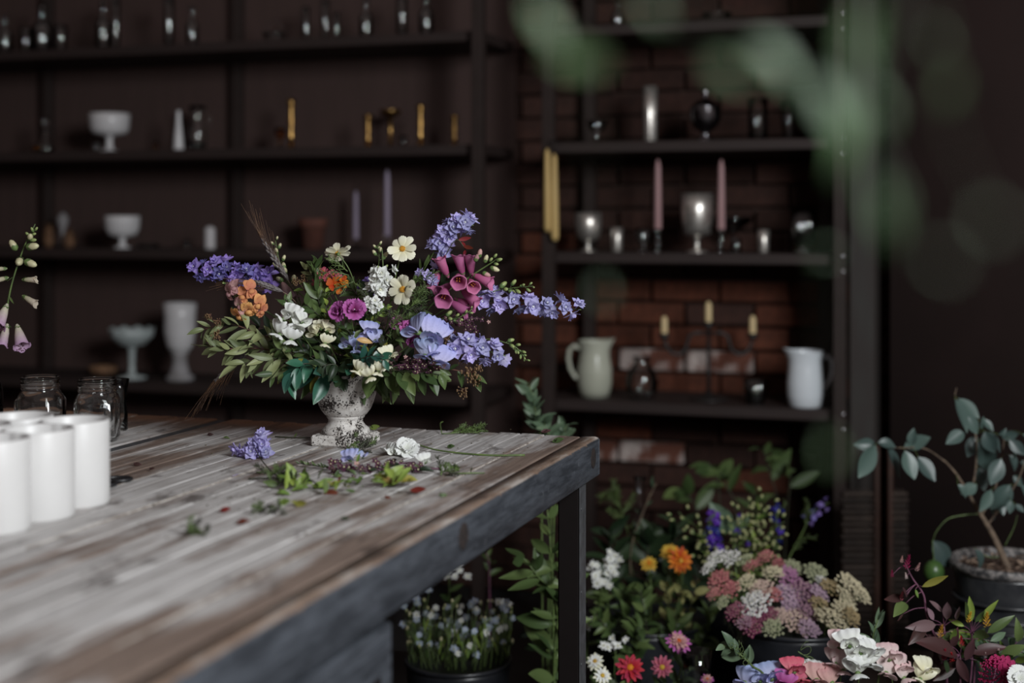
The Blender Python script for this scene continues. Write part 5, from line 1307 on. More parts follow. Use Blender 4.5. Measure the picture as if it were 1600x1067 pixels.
def scrap(name, lab, cat_, x, y, items, mk='mid', ratio=.4, L=.016, n=5, h=.004, up=.5):
    t_ = thing(name, lab, cat_, tt(x, y, 0))
    for i in range(n): leaf(t_, tt(x + fr.gauss(0, items), y + fr.gauss(0, items * .3), fr.uniform(.001, h)), cdir(fr.uniform(-1, 1), fr.uniform(0, up), fr.uniform(-.6, .6)), 1.3 * L * fr.uniform(.6, 1.2), fr.choice(mk) if isinstance(mk, (list, tuple)) else mk, ratio)
    return t_
t_ = thing('fern_sprig', 'feathery green sprig standing up near the far table edge', 'sprig', tt(725, 676))
stem(t_, [tt(690, 678, .002), tt(688, 672, .012), tt(692, 670, .014)], .0012, .0012); stem(t_, [tt(690, 679, .0015), tt(720, 678, .003), tt(745, 676, .006)], .0012, .0008)
for i in range(13): feather(t_, tt(705 + 3 * i, 678, .002), cdir(.9, .25 + .5 * fr.random(), fr.uniform(-.3, .3)), fr.uniform(.02, .04), 'g', 7, .4)
for lab, x, y, n, dx in (('feathery scrap tucked against the front of the urn plinth', 560, 704, 7, .4), ('feathery scrap to the right of the loose white flower', 700, 738, 8, .8), ('feathery green scrap below the larkspur stalk', 445, 755, 12, .3), ('feathery tuft of green nearest the urn shadow side', 420, 742, 5, .3),
                         ('small feathery tuft alone in front of the scraps', 418, 802, 6, .4), ('small feathery tuft nearest the white cylinders', 300, 834, 6, .2)):
    t_ = thing('feathery_scrap', lab, 'sprig', tt(x, y, 0))
    for i in range(n): feather(t_, tt(x + fr.gauss(0, 11), y + fr.gauss(0, 3), .001), cdir(fr.uniform(-1, 1) + dx, fr.uniform(.1, .8), fr.uniform(-.5, .5)), fr.uniform(.018, .034), 'g' if i % 3 else 'd', 7, .6)
scrap('leaf_scraps', 'heap of bright green cut leaves in front of the urn', 'leaves', 470, 763, 14, ('lime', 'mid', 'lime'), .4, .02, 20, .014, .9)
scrap('leaf_scraps', 'trail of green leaf scraps with a red tip left of the green calyx', 'leaves', 520, 770, 16, ('lime', 'mid', 'red', 'lime', 'yellow'), .38, .018, 16, .012, .7)
scrap('leaf_scraps', 'low scatter of mossy leaf bits under the oregano sprig', 'leaves', 565, 748, 26, 'mid', .4, .011, 26, .006, .5)
t_ = scrap('green_calyx', 'big yellow-green flower calyx with red-tipped leaves lying on the boards', 'calyx', 610, 765, 10, ('lime', 'yellow', 'lime'), .42, .026, 14, .022, .9)
leaf(t_, tt(600, 778, .003), cdir(.6, -.1, .7), .024, 'red', .35); leaf(t_, tt(640, 772, .006), cdir(1, -.05, .2), .026, 'red', .45); b_ = MB(); b_.ball((0, 0, 0), .014, .012, .009, 12, 8); part('seed_pod', b_.mesh('seed_pod', mat('pod', (0.25, 0.22, 0.05), (0.20, 0.10, 0.03), 120, .5)), t_, T(tt(607, 760, .011)))
for lab, x, y, mk, L in (('curled pale green petal left of the leaf heap', 438, 774, 'lime', .022), ('second pale petal below the curled green one', 440, 788, 'lime', .016), ('red-edged petal right of the pale ones', 464, 790, 'yellow', .016), ('small red scrap leaf out in front on the left', 347, 800, 'red', .013), ('red and yellow petal scrap alone at the front', 374, 819, 'red', .016),
                         ('dark leaf scrap at the front centre', 535, 813, 'dark', .010), ('dry brown leaf curl at the far right edge of the table', 850, 677, 'wine', .016), ('green leaf sliver near the far right corner', 868, 692, 'mid', .018), ('small green leaf behind the urn foot', 582, 671, 'lime', .016),
                         ('green leaf scrap right of the table scraps', 690, 777, 'mid', .010), ('green leaf bit at the back left of the table', 352, 686, 'mid', .011), ('brown leaf bit at the back left of the table', 327, 681, 'wine', .010), ('dark leaf bit beside the dark metal strip', 212, 728, 'wine', .011), ('brown leaf crumb near the white cylinders', 235, 736, 'wine', .009),
                         ('fallen blue petal below the cut larkspur', 362, 746, 'dry', .010), ('tiny green scrap above the long green stalk', 702, 700, 'mid', .012)):
    if 'blue petal' in lab:
        t_ = thing('petal', lab, 'petal', tt(x, y, 0)); b_ = MB(); b_.blade(.012, .009, None, 0, 'round', cup=.3, curl=.5); part('petal_blade', b_.mesh('petal_blade', PM['lark']), t_, frame(tt(x, y, .0015), y=cdir(1, .1, .1)))
        continue
    t_ = thing('leaf_scrap', lab, 'leaf', tt(x, y, 0)); leaf(t_, tt(x - L * 300, y, .0025), cdir(1, .12, fr.uniform(-.3, .3)), L * 1.25, mk, .5); leaf(t_, tt(x, y, .003), cdir(fr.uniform(-.3, .6), .3, .5), L * .7, mk, .45)
for lab, pts in (('dark twig lying left of the urn plinth', [(430, 684, .002), (460, 686, .003), (486, 686, .003)]), ('thin brown stalk lying below the cut larkspur', [(388, 750, .002), (420, 749, .002), (455, 750, .003)]), ('short green stalk near the right of the scraps', [(712, 742, .002), (735, 742, .003), (757, 741, .002)])):
    t_ = thing('cut_stalk', lab, 'stalk', tt(*pts[1][:2], 0)); stem(t_, [tt(*p) for p in pts], .0014, .0011, 'd' if 'dark' in lab or 'brown' in lab else 'g'); leaf(t_, tt(*pts[1]), cdir(.3, .7, .2), .012, 'mid', .3)
b_ = MB(); q = random.Random(9)
for i in range(150):
    y = q.uniform(668, 840); x = q.uniform(260, 900) if y < 760 else q.uniform(200, 700); p = tt(x, y, .0006)
    if p.x > RX - .04 or p.x < -2.1: continue
    s = q.uniform(.0006, .002); b_.ball(p, s, s * q.uniform(.6, 1.4), s * .5, 5, 4)
solo('plant_crumbs', b_.mesh('plant_crumbs', mat('crumbs', (0.05, 0.035, 0.025), (0.09, 0.08, 0.03), 300, .9)), 'dark plant crumbs scattered over the table boards', 'crumbs', None, None, 'stuff')
# ================================================================== buckets, pots and plants on the floor
M_bucket = mat('black_plastic', (0.012, 0.013, 0.016), (0.018, 0.019, 0.023), 20, 0.32)
M_pot = mat('black_glazed_pot', (0.016, 0.017, 0.020), (0.035, 0.036, 0.038), 25, 0.3)
def bucket(label, x, d, ztop, r, m=M_bucket, name='bucket', r0=.8):
    p = P(x, 345, d); p.z = 0; t_ = thing(name, label, 'bucket', p)
    b_ = MB(); b_.lathe([(r * r0 * .98, 0), (r * r0, .004), (r * .97, ztop - .02), (r * .97, ztop - .006), (r * .955, ztop - .006), (r * .94, ztop - .03), (r * r0 * .93, .02), (0, .02)], 48, 0, T(p)); part('body', b_.mesh('body', m), t_)
    b_ = MB(); b_.lathe([(r * .955, ztop - .012), (r, ztop - .010), (r * 1.015, ztop - .004), (r * 1.0, ztop), (r * .965, ztop), (r * .955, ztop - .004)], 48, 0, T(p)); part('rim', b_.mesh('rim', m), t_)
    return p
def grown(name, label, cat_, base, pts, r0=.0022, r1=.0012, m='g', group=None):
    t_ = thing(name, label, cat_, base, group); W = [P(*p) for p in pts]
    return t_, stem(t_, [base, base.lerp(W[0], .5) + UP * .02] + W, r0, r1, m)

# --- yarrow bucket
yb = bucket('black bucket full of yarrow at the lower right', 1243, 3.15, .414, .135)
YK = 1.2
YM = dict(white=(0.72, 0.70, 0.70), cream=(0.62, 0.55, 0.38), greenish=(0.36, 0.38, 0.24), rose=(0.46, 0.115, 0.145), lilac=(0.52, 0.35, 0.49), mauve=(0.32, 0.16, 0.25), pink=(0.50, 0.20, 0.42), magenta=(0.22, 0.025, 0.10), tan=(0.36, 0.26, 0.13), blush=(0.60, 0.43, 0.38))
UMB = {k: [fl_umbel(mat('yarrow_' + k, tuple(min(.85, c * YK) for c in v), tuple(c * .8 for c in v), 300, .8), s, n=40) for s in (1, 2)] for k, v in YM.items()}
heads = [(1120, 871, 18, 'white'), (1142, 872, 16, 'white'), (1163, 875, 15, 'greenish'), (1172, 884, 13, 'rose'), (1195, 871, 16, 'rose'), (1215, 879, 10, 'rose'), (1107, 887, 14, 'white'), (1123, 908, 20, 'rose'), (1142, 921, 16, 'rose'), (1116, 928, 13, 'rose'),
         (1166, 910, 18, 'cream'), (1232, 901, 19, 'pink'), (1207, 895, 17, 'cream'), (1237, 887, 17, 'greenish'), (1273, 895, 20, 'greenish'), (1284, 908, 12, 'white'), (1189, 921, 20, 'blush'), (1206, 930, 18, 'rose'), (1230, 930, 24, 'lilac'), (1257, 928, 24, 'mauve'), (1281, 927, 17, 'lilac'),
         (1181, 944, 26, 'white'), (1299, 918, 18, 'tan'), (1327, 916, 25, 'cream'), (1322, 934, 18, 'cream'), (1346, 930, 17, 'cream'), (1281, 944, 18, 'tan'), (1319, 956, 24, 'cream'), (1303, 970, 25, 'cream'), (1330, 964, 17, 'tan'), (1243, 971, 26, 'blush'), (1264, 983, 18, 'lilac'),
         (1207, 982, 17, 'greenish'), (1150, 956, 18, 'magenta'), (1175, 979, 17, 'magenta'), (1164, 972, 15, 'mauve'), (1196, 961, 18, 'magenta'), (1235, 952, 18, 'lilac'), (1130, 940, 13, 'greenish'), (1286, 962, 15, 'cream'), (1218, 962, 15, 'blush'), (1262, 956, 17, 'mauve')]
where = dict(white='white yarrow head in the black bucket', cream='cream yarrow head at the right of the black bucket', greenish='grey-green unopened yarrow head in the black bucket', rose='rose red yarrow head at the left of the yarrow bucket', lilac='lilac yarrow head in the middle of the yarrow bucket',
             mauve='dusky mauve yarrow head in the yarrow bucket', pink='single bright pink yarrow head at the top of the yarrow bucket', magenta='dark magenta yarrow head low at the left of the yarrow bucket', tan='tan faded yarrow head in the yarrow bucket', blush='pale blush yarrow head in the yarrow bucket')
for i, (x, y, r, k) in enumerate(heads):
    v = (y - 870) / 115.0; d = 3.24 - .20 * v - .05 * abs((x - 1240) / 100.); d = max(3.0, d)
    p = P(x, y, d); base = yb + Vector((fr.uniform(-.05, .05), fr.uniform(-.05, .05), .05))
    f = (UP * .9 - VIEW * (.45 + .3 * v) + RIGHT * ((x - 1240) / 160.) + rv(.2)).normalized()
    t_ = thing('yarrow', where[k], 'yarrow', base, 'yarrow heads, ' + k); s_ = r * d / F / .028 * .98
    rim = yb + (p - yb) * .55; rim.z = .38; hv = Vector((p.x - yb.x, p.y - yb.y, 0)); hv = hv.normalized() * min(hv.length, .11); rim = Vector((yb.x + hv.x, yb.y + hv.y, .40))
    stem(t_, [base, rim, p - f * .028 * s_], .0016, .0012, 'g'); part('flower_head', fr.choice(UMB[k]), t_, frame(p, z=f, roll=fr.uniform(0, 6), k=s_))
    if i % 3 == 0: feather(t_, p - f * .05, -f + rv(.9), .05, 'd', 7)

# --- dark blue larkspur and seed sprays behind the yarrow
bb = bucket('dark bucket behind the yarrow holding blue larkspur', 1175, 3.55, .36, .13)
FL['viol2'] = FL['violet']
def spike(label, pts, key, n, k, t0=.5, spread=.012, group=None):
    base = bb + Vector((fr.uniform(-.04, .04), fr.uniform(-.04, .04), .04)); t_, c = grown('larkspur', label, 'larkspur', base, pts)
    for i in range(n):
        p, tg = along(c, t0 + (1 - t0) * (i + .5) / n); o = Quaternion(tg, i * 2.4) @ tg.orthogonal().normalized(); place(t_, key, p + o * spread, o + tg * .3 - VIEW * .3, k * fr.uniform(.7, 1.1))
    for i in range(5): p, tg = along(c, .35 + .1 * i); feather(t_, p, tg + rv(1), .05, 'g', 6)
spike('deep violet-blue larkspur spike, leftmost behind the yarrow', [(1130, 890, 3.5), (1117, 850, 3.48), (1112, 830, 3.48), (1118, 800, 3.48)], 'violet', 18, .8, .50)
spike('violet-blue larkspur spike at the right behind the yarrow', [(1205, 880, 3.5), (1212, 840, 3.5), (1213, 800, 3.5), (1210, 790, 3.5)], 'violet', 10, .7, .55)
spike('thin violet larkspur spike between the two fuller ones', [(1165, 880, 3.5), (1160, 840, 3.5), (1165, 805, 3.5)], 'violet', 7, .6, .5, .018)
spike('wispy purple larkspur arching to the far right', [(1230, 880, 3.6), (1255, 830, 3.6), (1270, 800, 3.6), (1296, 785, 3.6)], 'larkd', 9, .62, .66, .012)
FL['seedp'] = [fl_bud(mat('seed_pod_pale', (0.40, 0.38, 0.20), (0.24, 0.27, 0.10), 80, .6), .012, .0042)]
for i, (x, y) in enumerate(((1060, 800), (1083, 830), (1160, 795), (1185, 790), (1200, 775), (1145, 815), (1190, 830), (1215, 850), (1095, 860), (1225, 815))):
    base = bb + Vector((fr.uniform(-.05, .05), fr.uniform(-.05, .05), .04)); t_, c = grown('seed_spray', 'pale green seed pod spray among the violet larkspur', 'seed spray', base, [((x + 1150) / 2, (y + 900) / 2, 3.5), (x, y, 3.45)], .0014, .0008, 'g', 'seed sprays behind the yarrow')
    for j in range(15):
        p, tg = along(c, .55 + .45 * j / 15); o = Quaternion(tg, j * 2.4) @ tg.orthogonal().normalized(); e = p + (o + tg * .5) * .022
        place(t_, 'seedp', e, o + tg, .95, name='pod')
    leafy(t_, c, 7, .03, 'lime', .3, .4, .9)

# --- zinnias and daisies, lower centre
zb = bucket('low dark bucket holding the zinnias, below the frame', 1010, 2.95, .30, .12)
ZI = dict(red=fl_zinnia('red', 1, .028, 3, 'orange'), rose=fl_zinnia('rose', 2, .025), mix=fl_zinnia('mag', 3, .026, 4, 'orange', 13, 'pinkp'), gold=fl_zinnia('orange', 4, .028, 4, 'yellow', 13, 'orange'), yel=fl_zinnia('yellow', 5, .022, 3, 'orange', 12), white=fl_zinnia('cream', 6, .024, 3, 'yellow', 12, 'white'))
def zin(label, x, y, d, k, s_, f, base=None, cat_='zinnia'):
    base = base if base is not None else zb + Vector((fr.uniform(-.05, .05), fr.uniform(-.05, .05), .03))
    t_, c = grown('zinnia', label, cat_, base, [(x + 3, y + 45, d + .01), (x, y + 4, d + .008)], .0024, .0020)
    put(ZI[k], t_, frame(P(x, y, d), z=f, roll=fr.uniform(0, 6), k=s_)); leafy(t_, c, 4, .05, 'mid', .36, .45, .85, 1.0, pair=True)
zin('red zinnia at the lower centre', 985, 1044, 2.92, 'red', .98, cdir(-.1, .55, .85))
zin('deep pink zinnia right of the red one', 1035, 1042, 2.95, 'rose', .85, cdir(-.2, .2, .95))
zin('plum zinnia with a pale crown and orange ring above the others', 1060, 1004, 2.98, 'mix', .95, cdir(.1, .75, .6))
zin('cream daisy at the left beside the table leg', 930, 1034, 2.95, 'white', .72, cdir(-.2, .6, .75), None, 'daisy')
zin('cream daisy with a yellow eye at the bottom edge', 941, 1056, 2.90, 'white', .72, cdir(.1, .5, .85), None, 'daisy')
zin('magenta zinnia just peeping in at the bottom edge', 1105, 1062, 2.9, 'mix', .5, cdir(0, .8, .5))
# --- mid foliage bucket with marigold, white clusters, variegated leaves
fb = bucket('dark bucket of mixed foliage right of the table leg', 1010, 3.45, .34, .15)
zin('orange marigold with a ruffled head above the foliage', 1062, 876, 3.38, 'gold', 1.05, cdir(.3, .25, .9), fb + UP * .05, 'marigold'); zin('yellow marigold at the back of the orange one', 1046, 863, 3.42, 'yel', .95, cdir(-.2, .6, .7), fb + UP * .05, 'marigold')
zin('yellow zinnia left of the orange marigold', 1014, 881, 3.40, 'yel', .85, cdir(-.1, .7, .65), fb + UP * .05); 
FL['wst'] = [fl_star('white', s, .011, 6) for s in (1, 2)]
for lab, x, y, n, sx, sy in (('white flower cluster upper right of the table leg', 950, 886, 20, 12, 10), ('white flower cluster below the upper one', 940, 908, 14, 10, 8), ('small white blossoms low beside the table leg', 962, 1006, 7, 11, 4), ('tiny white blossom touching the table leg', 920, 975, 4, 4, 6), ('white blossoms seen under the table edge', 702, 893, 8, 14, 7)):
    d = 3.35 if y < 1000 else 3.1; base = (fb if x > 800 else P(700, 345, 3.6)) + Vector((0, 0, .05)); base.z = .05; t_, c = grown('white_flower', lab, 'flower', base, [(x, y + 60, d + .03), (x, y + 8, d)], .002, .0012)
    for i in range(n): place(t_, 'wst', P(x + fr.gauss(0, sx), y + fr.gauss(0, sy), d + fr.uniform(-.02, .02)), cdir(fr.uniform(-.6, .6), fr.uniform(.2, 1), .7), fr.uniform(.8, 1.2))
    leafy(t_, c, 6, .06, 'mid', .3, .3, .9)
def plant(label, base, stems, mk, Lpx, n, ratio=.34, m='d', droop=0., name='leafy_plant', ang=.9, pair=False, t0=.25, cat_='plant'):
    t_ = thing(name, label, cat_, base); 
    for pts in stems:
        W = [P(*p) for p in pts]; c = stem(t_, [base + UP * .02, base.lerp(W[0], .5)] + W, .003, .0012, m); leafy(t_, c, n, Lpx * pts[0][2] / F, mk, ratio, t0, 1.0, ang, 'leaf', pair, droop)
    return t_
fl0 = lambda x, d: Vector((P(x, 345, d).x, P(x, 345, d).y, .0))
plant('variegated cream-leaved sprig below the orange marigold', fb + UP * .03, [[(1060, 960, 3.35), (1065, 920, 3.32)], [(1045, 960, 3.35), (1040, 912, 3.32)], [(1075, 960, 3.36), (1090, 905, 3.34)]], 'cream', 34, 8, .45, t0=.55)
plant('dark leafy mass filling the middle bucket', fb + UP * .03, [[(950, 960, 3.4), (935, 900, 3.4)], [(980, 980, 3.35), (975, 920, 3.35)], [(1010, 980, 3.3), (1000, 920, 3.3)], [(960, 1000, 3.3), (930, 960, 3.28)], [(1050, 1010, 3.3), (1060, 960, 3.3)], [(1100, 1000, 3.35), (1110, 940, 3.35)], [(990, 1010, 3.25), (1000, 980, 3.22)]], 'mid', 44, 12, .38, pair=True, t0=.3)
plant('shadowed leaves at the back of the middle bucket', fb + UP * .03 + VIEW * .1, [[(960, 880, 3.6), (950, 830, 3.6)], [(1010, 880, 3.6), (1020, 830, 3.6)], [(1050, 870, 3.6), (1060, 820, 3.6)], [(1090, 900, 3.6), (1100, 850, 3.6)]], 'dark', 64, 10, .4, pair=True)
t_, c = grown('fern', 'blue-green ferny stem rising right of the table corner', 'fern', fb + UP * .03 + VIEW * .12, [(985, 860, 3.65), (972, 800, 3.65), (955, 770, 3.65)], .002, .001)
for i in range(16): p, tg = along(c, .4 + .6 * i / 16); feather(t_, p, tg * .6 + rv(1), .06, 'g', 8, .6, r=.0012)
t_, c = grown('tan_twig', 'thin tan stem leaning right above the fern', 'stem', fb + UP * .03 + VIEW * .1, [(985, 870, 3.6), (1005, 800, 3.6), (1025, 755, 3.6)], .0025, .0015, 'b'); leafy(t_, c, 5, .04, 'sage', .35, .6)
# --- leafy stems behind the table
plant('tall sage-green leafy stem behind the table corner', fl0(850, 3.2), [[(845, 700, 3.15), (838, 650, 3.15), (826, 597, 3.15)], [(862, 720, 3.15), (850, 660, 3.15)], [(870, 720, 3.15), (885, 665, 3.15)]], 'sage', 40, 11, .38, 'g', pair=True, t0=.55)
plant('bright green leafy stem seen under the table beside the leg', fl0(860, 3.05), [[(865, 960, 3.0), (862, 880, 3.0), (855, 795, 3.0)], [(870, 950, 3.0), (840, 900, 2.98), (815, 868, 2.98)], [(868, 1000, 3.0), (880, 930, 3.0), (872, 860, 3.0)]], 'mid', 64, 8, .36, 'g', pair=True, t0=.35, ang=1.05, droop=.15)
plant('drooping leaf shoot low beside the table leg', fl0(880, 3.05), [[(860, 1010, 3.1), (840, 980, 3.1), (828, 960, 3.1)]], 'dark', 46, 8, .35, 'd', .5, t0=.4)
# --- big-leaved plants behind
plant('broad-leaved plant with arching bright leaves against the wall', fl0(1140, 4.0), [[(1125, 790, 3.95), (1120, 740, 3.95), (1105, 722, 3.95)], [(1150, 800, 3.95), (1135, 760, 3.95), (1125, 735, 3.95)], [(1090, 800, 3.95), (1060, 760, 3.95)]], 'mid', 58, 5, .4, 'd', .2, t0=.65)
plant('dim broad-leaved plant to the right against the wall', fl0(1215, 4.05), [[(1215, 790, 4.0), (1200, 730, 4.0), (1195, 700, 4.0)], [(1230, 800, 4.0), (1235, 740, 4.0), (1222, 712, 4.0)], [(1180, 810, 4.0), (1180, 760, 4.0)]], 'mid', 60, 5, .36, 'd', .2, t0=.6)
t_ = thing('sage_plant', 'single large pale sage leaf behind the violet larkspur', 'leaf', bb + UP * .04); stem(t_, [bb + UP * .04, P(1150, 880, 3.55), P(1140, 830, 3.5)], .003, .002); leaf(t_, P(1138, 832, 3.5), cdir(-.45, .85, .2), 56 * 3.5 / F, 'sage', .6, 'leaf', hint=cdir(0, .3, 1), roll=.1); leaf(t_, P(1140, 835, 3.5), cdir(.6, .6, .2), 44 * 3.5 / F, 'sage', .5)
p = fl0(1000, 3.95); t_ = thing('glass_bottle', 'clear glass bottle with bright glints among the foliage, right of the table corner', 'bottle', p)
b_ = MB(); hb = P(1000, 745, 3.95).z; b_.lathe(hollow([(.036, 0), (.04, .004), (.04, hb * .6), (.03, hb * .72), (.014, hb * .8), (.014, hb - .012), (.019, hb - .008), (.019, hb)], .003, .006), 28, 0, T(p)); part('body', b_.mesh('body', G_clear), t_)
# --- small blue-white flowering plant in a pot below the table
np_ = bucket('dark round pot of tiny pale flowers seen under the table', 716, 3.24, .305, .122, M_bucket, 'plant_pot')
t_ = thing('flowering_plant', 'bushy plant with tiny pale blue and white flowers in the dark pot', 'plant', np_ + UP * .25)
PM['ice'] = petal_mat('petal_ice_blue', (0.55, 0.62, 0.70), (0.42, 0.50, 0.66), .5); FL['nig'] = [fl_star('ice', 1, .011, 6), fl_star('ice', 3, .010, 6), fl_star('white', 2, .010, 6)]; bs = MB()
for i in range(200):
    x, y = fr.uniform(630, 802), fr.uniform(940, 1026); 
    e = abs((x - 716) / 84.); d = 3.24 + fr.uniform(-.1, .09) * math.sqrt(max(0, 1 - e * e)); p = P(x, y, d); b0 = np_ + Vector(((p.x - np_.x) * .8, (p.y - np_.y) * .8, .26))
    bs.tube([b0, b0.lerp(p, .5) + rv(.012), p], [.0011, .0008], 4)
    if i < 85: place(t_, 'nig', p, cdir(fr.uniform(-.5, .5), .6, .8), fr.uniform(.7, 1.15))
    elif i < 165: place(t_, 'seedp' if i % 2 else 'budp', p, cdir(fr.uniform(-.3, .3), 1, .2), fr.uniform(.6, .9), name='bud')
part('stems', bs.mesh('stems', ST['g']), t_, kind='stuff')
for i in range(80): x, y = fr.uniform(638, 794), fr.uniform(985, 1035); e = abs((x - 716) / 82.); leaf(t_, P(x, y, 3.24 - .09 * math.sqrt(max(0, 1 - e * e)) + fr.uniform(0, .06)), cdir(fr.uniform(-.4, .4), 1, fr.uniform(0, .5)), .04, 'lime' if i % 3 else 'mid', .16, 'lance')
for x, y in ((670, 923), (650, 935), (795, 945), (742, 940)):
    stem(t_, [np_ + Vector((0, 0, .26)), P(x, 970, 3.24), P(x, y, 3.24)], .001, .0008, 'g'); place(t_, 'nig', P(x, y, 3.24), cdir(0, .9, .5), 1.1)
plant('pink-tipped sprig glimpsed under the table edge', fl0(770, 3.6), [[(765, 930, 3.5), (764, 880, 3.5), (757, 858, 3.5)]], 'mid', 26, 9, .35, 'p', t0=.6)

# --- sweet peas in the foreground bucket
sb = bucket('dark bucket of sweet peas below the bottom edge', 1300, 2.72, .33, .13)
def fpea(label, x, y, hd, key, d=2.70):
    base = sb + Vector((fr.uniform(-.05, .05), fr.uniform(-.05, .05), .03)); t_, c = grown('sweet_pea', label, 'sweet pea', base, [(x, y + 50, d + .03), (x, y + 12, d + .012)], .0018, .0012)
    for (hx, hy, r, u, tw, k) in hd:
        p = P(hx, hy, d); f = cdir(r, u, tw); place(t_, key, p - UP * .008, f, k * 1.38, fr.uniform(-.4, .4)); b_ = MB(); b_.tube([c[-1], p - f * .01], .0008, 5); part('stalk', b_.mesh('stalk', ST['g']), t_)
    return t_
fpea('white sweet pea cluster, brightest at the bottom right', 1340, 1030, ((1327, 1000, -.2, .5, .85, 1.05), (1345, 1012, .2, .4, .9, 1.15), (1332, 1026, -.3, .1, .95, 1.1), (1356, 1030, .3, 0, .95, 1.2), (1340, 1044, 0, -.3, .95, 1.1), (1362, 1014, .6, .4, .7, 1.0)), 'peaw', 2.66)
fpea('blush sweet peas at the left shoulder of the white cluster', 1312, 1020, ((1312, 1003, -.5, .4, .8, 1.1), (1306, 1030, -.6, 0, .8, 1.0), (1318, 1040, -.1, -.3, .9, .9)), 'peal', 2.70)
fpea('blush sweet peas right of the white cluster', 1392, 1040, ((1390, 1022, .3, .4, .85, 1.05), (1406, 1036, .6, .1, .8, 1.0), (1384, 1045, 0, 0, 1, 1.1), (1412, 1052, .5, -.2, .8, .9)), 'peal', 2.69)
fpea('cream sweet pea apart at the far right of the row', 1445, 1052, ((1447, 1042, .5, .3, .8, 1.0), (1438, 1054, -.4, 0, .9, .9)), 'peac', 2.70)
fpea('lavender-blue sweet peas at the left of the bottom row', 1190, 1062, ((1164, 1060, -.6, .2, .8, 1.0), (1188, 1055, -.1, .5, .85, 1.05), (1206, 1052, .2, .5, .85, 1.1), (1198, 1066, 0, .2, .95, 1.0)), 'peab', 2.70)
fpea('coral pink sweet peas in the middle of the bottom row', 1240, 1055, ((1241, 1042, .2, .5, .85, 1.0), (1250, 1056, .3, .1, .95, 1.0), (1236, 1062, -.2, 0, .95, .95)), 'peam', 2.69)
fpea('lilac pink sweet pea left of the coral one', 1226, 1064, ((1224, 1062, -.2, .3, .9, .9),), 'peap', 2.68)
fpea('small white sweet peas between coral and blush ones', 1272, 1050, ((1268, 1044, -.1, .5, .85, .9), (1288, 1046, .3, .5, .8, .75)), 'peaw', 2.72)
fpea('dusty rose sweet peas below the small white ones', 1278, 1058, ((1276, 1056, 0, .1, 1, 1.1), (1300, 1060, .3, 0, .9, 1.0)), 'peapk', 2.69)
t_, c = grown('pea_shoot', 'green pea shoot with curling tendrils at the bottom centre', 'pea shoot', sb + Vector((-.06, 0, .03)), [(1200, 1070, 2.70), (1175, 1040, 2.68), (1150, 1018, 2.68), (1130, 1008, 2.68)], .003, .0015)
leafy(t_, c, 9, .045, 'sage', .5, .6, 1.0)
for i in range(5):
    p, tg = along(c, .62 + .08 * i); b_ = MB(); o = cdir(.2 * i - .4, .3, .5); b_.tube([p + o * (.010 * k / 6) + (RIGHT * math.cos(k * .9) + UP * math.sin(k * .9)) * .007 * (k / 12) for k in range(16)], [.0009, .0005], 5); part('tendril', b_.mesh('tendril', ST['g']), t_)
t_, c = grown('pea_shoot', 'upright green pea shoot above the blush sweet peas', 'pea shoot', sb + Vector((.03, 0, .03)), [(1375, 1040, 2.75), (1364, 1000, 2.74), (1372, 966, 2.74)], .0025, .0012)
leafy(t_, c, 8, .05, 'sage', .3, .6, 1.0, .4)
t_, c = grown('pea_tendril', 'curling pea tendril between the coral and white sweet peas', 'tendril', sb + UP * .03, [(1262, 1050, 2.72), (1258, 1030, 2.72)], .0012, .0007)
b_ = MB(); p0 = c[-1]; b_.tube([p0 + RIGHT * (.018 * math.sin(k * .55)) * (1 - k / 40) + UP * (.0012 * k + .006 * math.cos(k * .8)) for k in range(26)], [.0008, .0004], 5); part('tendril', b_.mesh('tendril', ST['g']), t_)
p = fl0(1088, 2.95); b_ = MB(); hb = P(1088, 1028, 2.9).z; b_.lathe(hollow([(.03, 0), (.032, .004), (.03, hb * .9), (.033, hb)], .0022, .006), 24)
solo('glass_cylinder', b_.mesh('glass_cylinder', G_clear), 'clear glass cylinder holding stems right of the zinnias', 'vase', None, T(p))

# --- celosia and amaranth, lower right
cb = bucket('dark bucket of celosia in the lower right corner', 1490, 2.80, .34, .13)
def tie(t_, curve, p, m='g', r=.0009):
    """a thin stalk from a leaf or bloom back to the nearest point of its stem"""
    q_ = min(curve, key=lambda v: (v - p).length)
    if (q_ - p).length < .004: return
    b_ = MB(); b_.tube(cat([q_, q_.lerp(p, .5) + UP * (q_ - p).length * .08, p], 3), [r, r * .7], 5); part('leaf_stalk', b_.mesh('leaf_stalk', ST[m]), t_)
cc = lambda x, y: (1360 + x / 4.7, 840 + y / 4.7)
def cele(label, name, items, st, plumes=(), d=2.74):
    base = cb + Vector((fr.uniform(-.04, .04), fr.uniform(-.04, .04), .03)); t_, c = grown(name, label, 'celosia', base, [(*cc(*q), d) for q in st], .003, .0016, 'p')
    for (x0, y0, x1, y1, mk, ratio) in items:
        a = P(*cc(x0, y0), d - .01); tie(t_, c, a, 'p'); b2 = P(*cc(x1, y1), d - fr.uniform(.0, .06)); leaf(t_, a, (b2 - a), (b2 - a).length * 1.02, mk, ratio, 'leaf', hint=cdir(fr.uniform(-.3, .3), .5, .8))
    for (x, y, R, key) in plumes:
        p = P(*cc(x, y), d - .02); tie(t_, c, p, 'p'); b_ = MB()
        for i in range(34): a = i * 2.4; h = i / 34; b_.blade(R * .45, R * .16, T(0, 0, R * (h * 1.6 - .6)) @ Rz(a) @ Rx(.5 + .9 * h) @ T(0, R * .12, 0), 0, 'point', nu=3, nv=3)
        part('plume', b_.mesh('plume', PM[key]), t_, frame(p, z=cdir(fr.uniform(-.3, .3), .9, .4)))
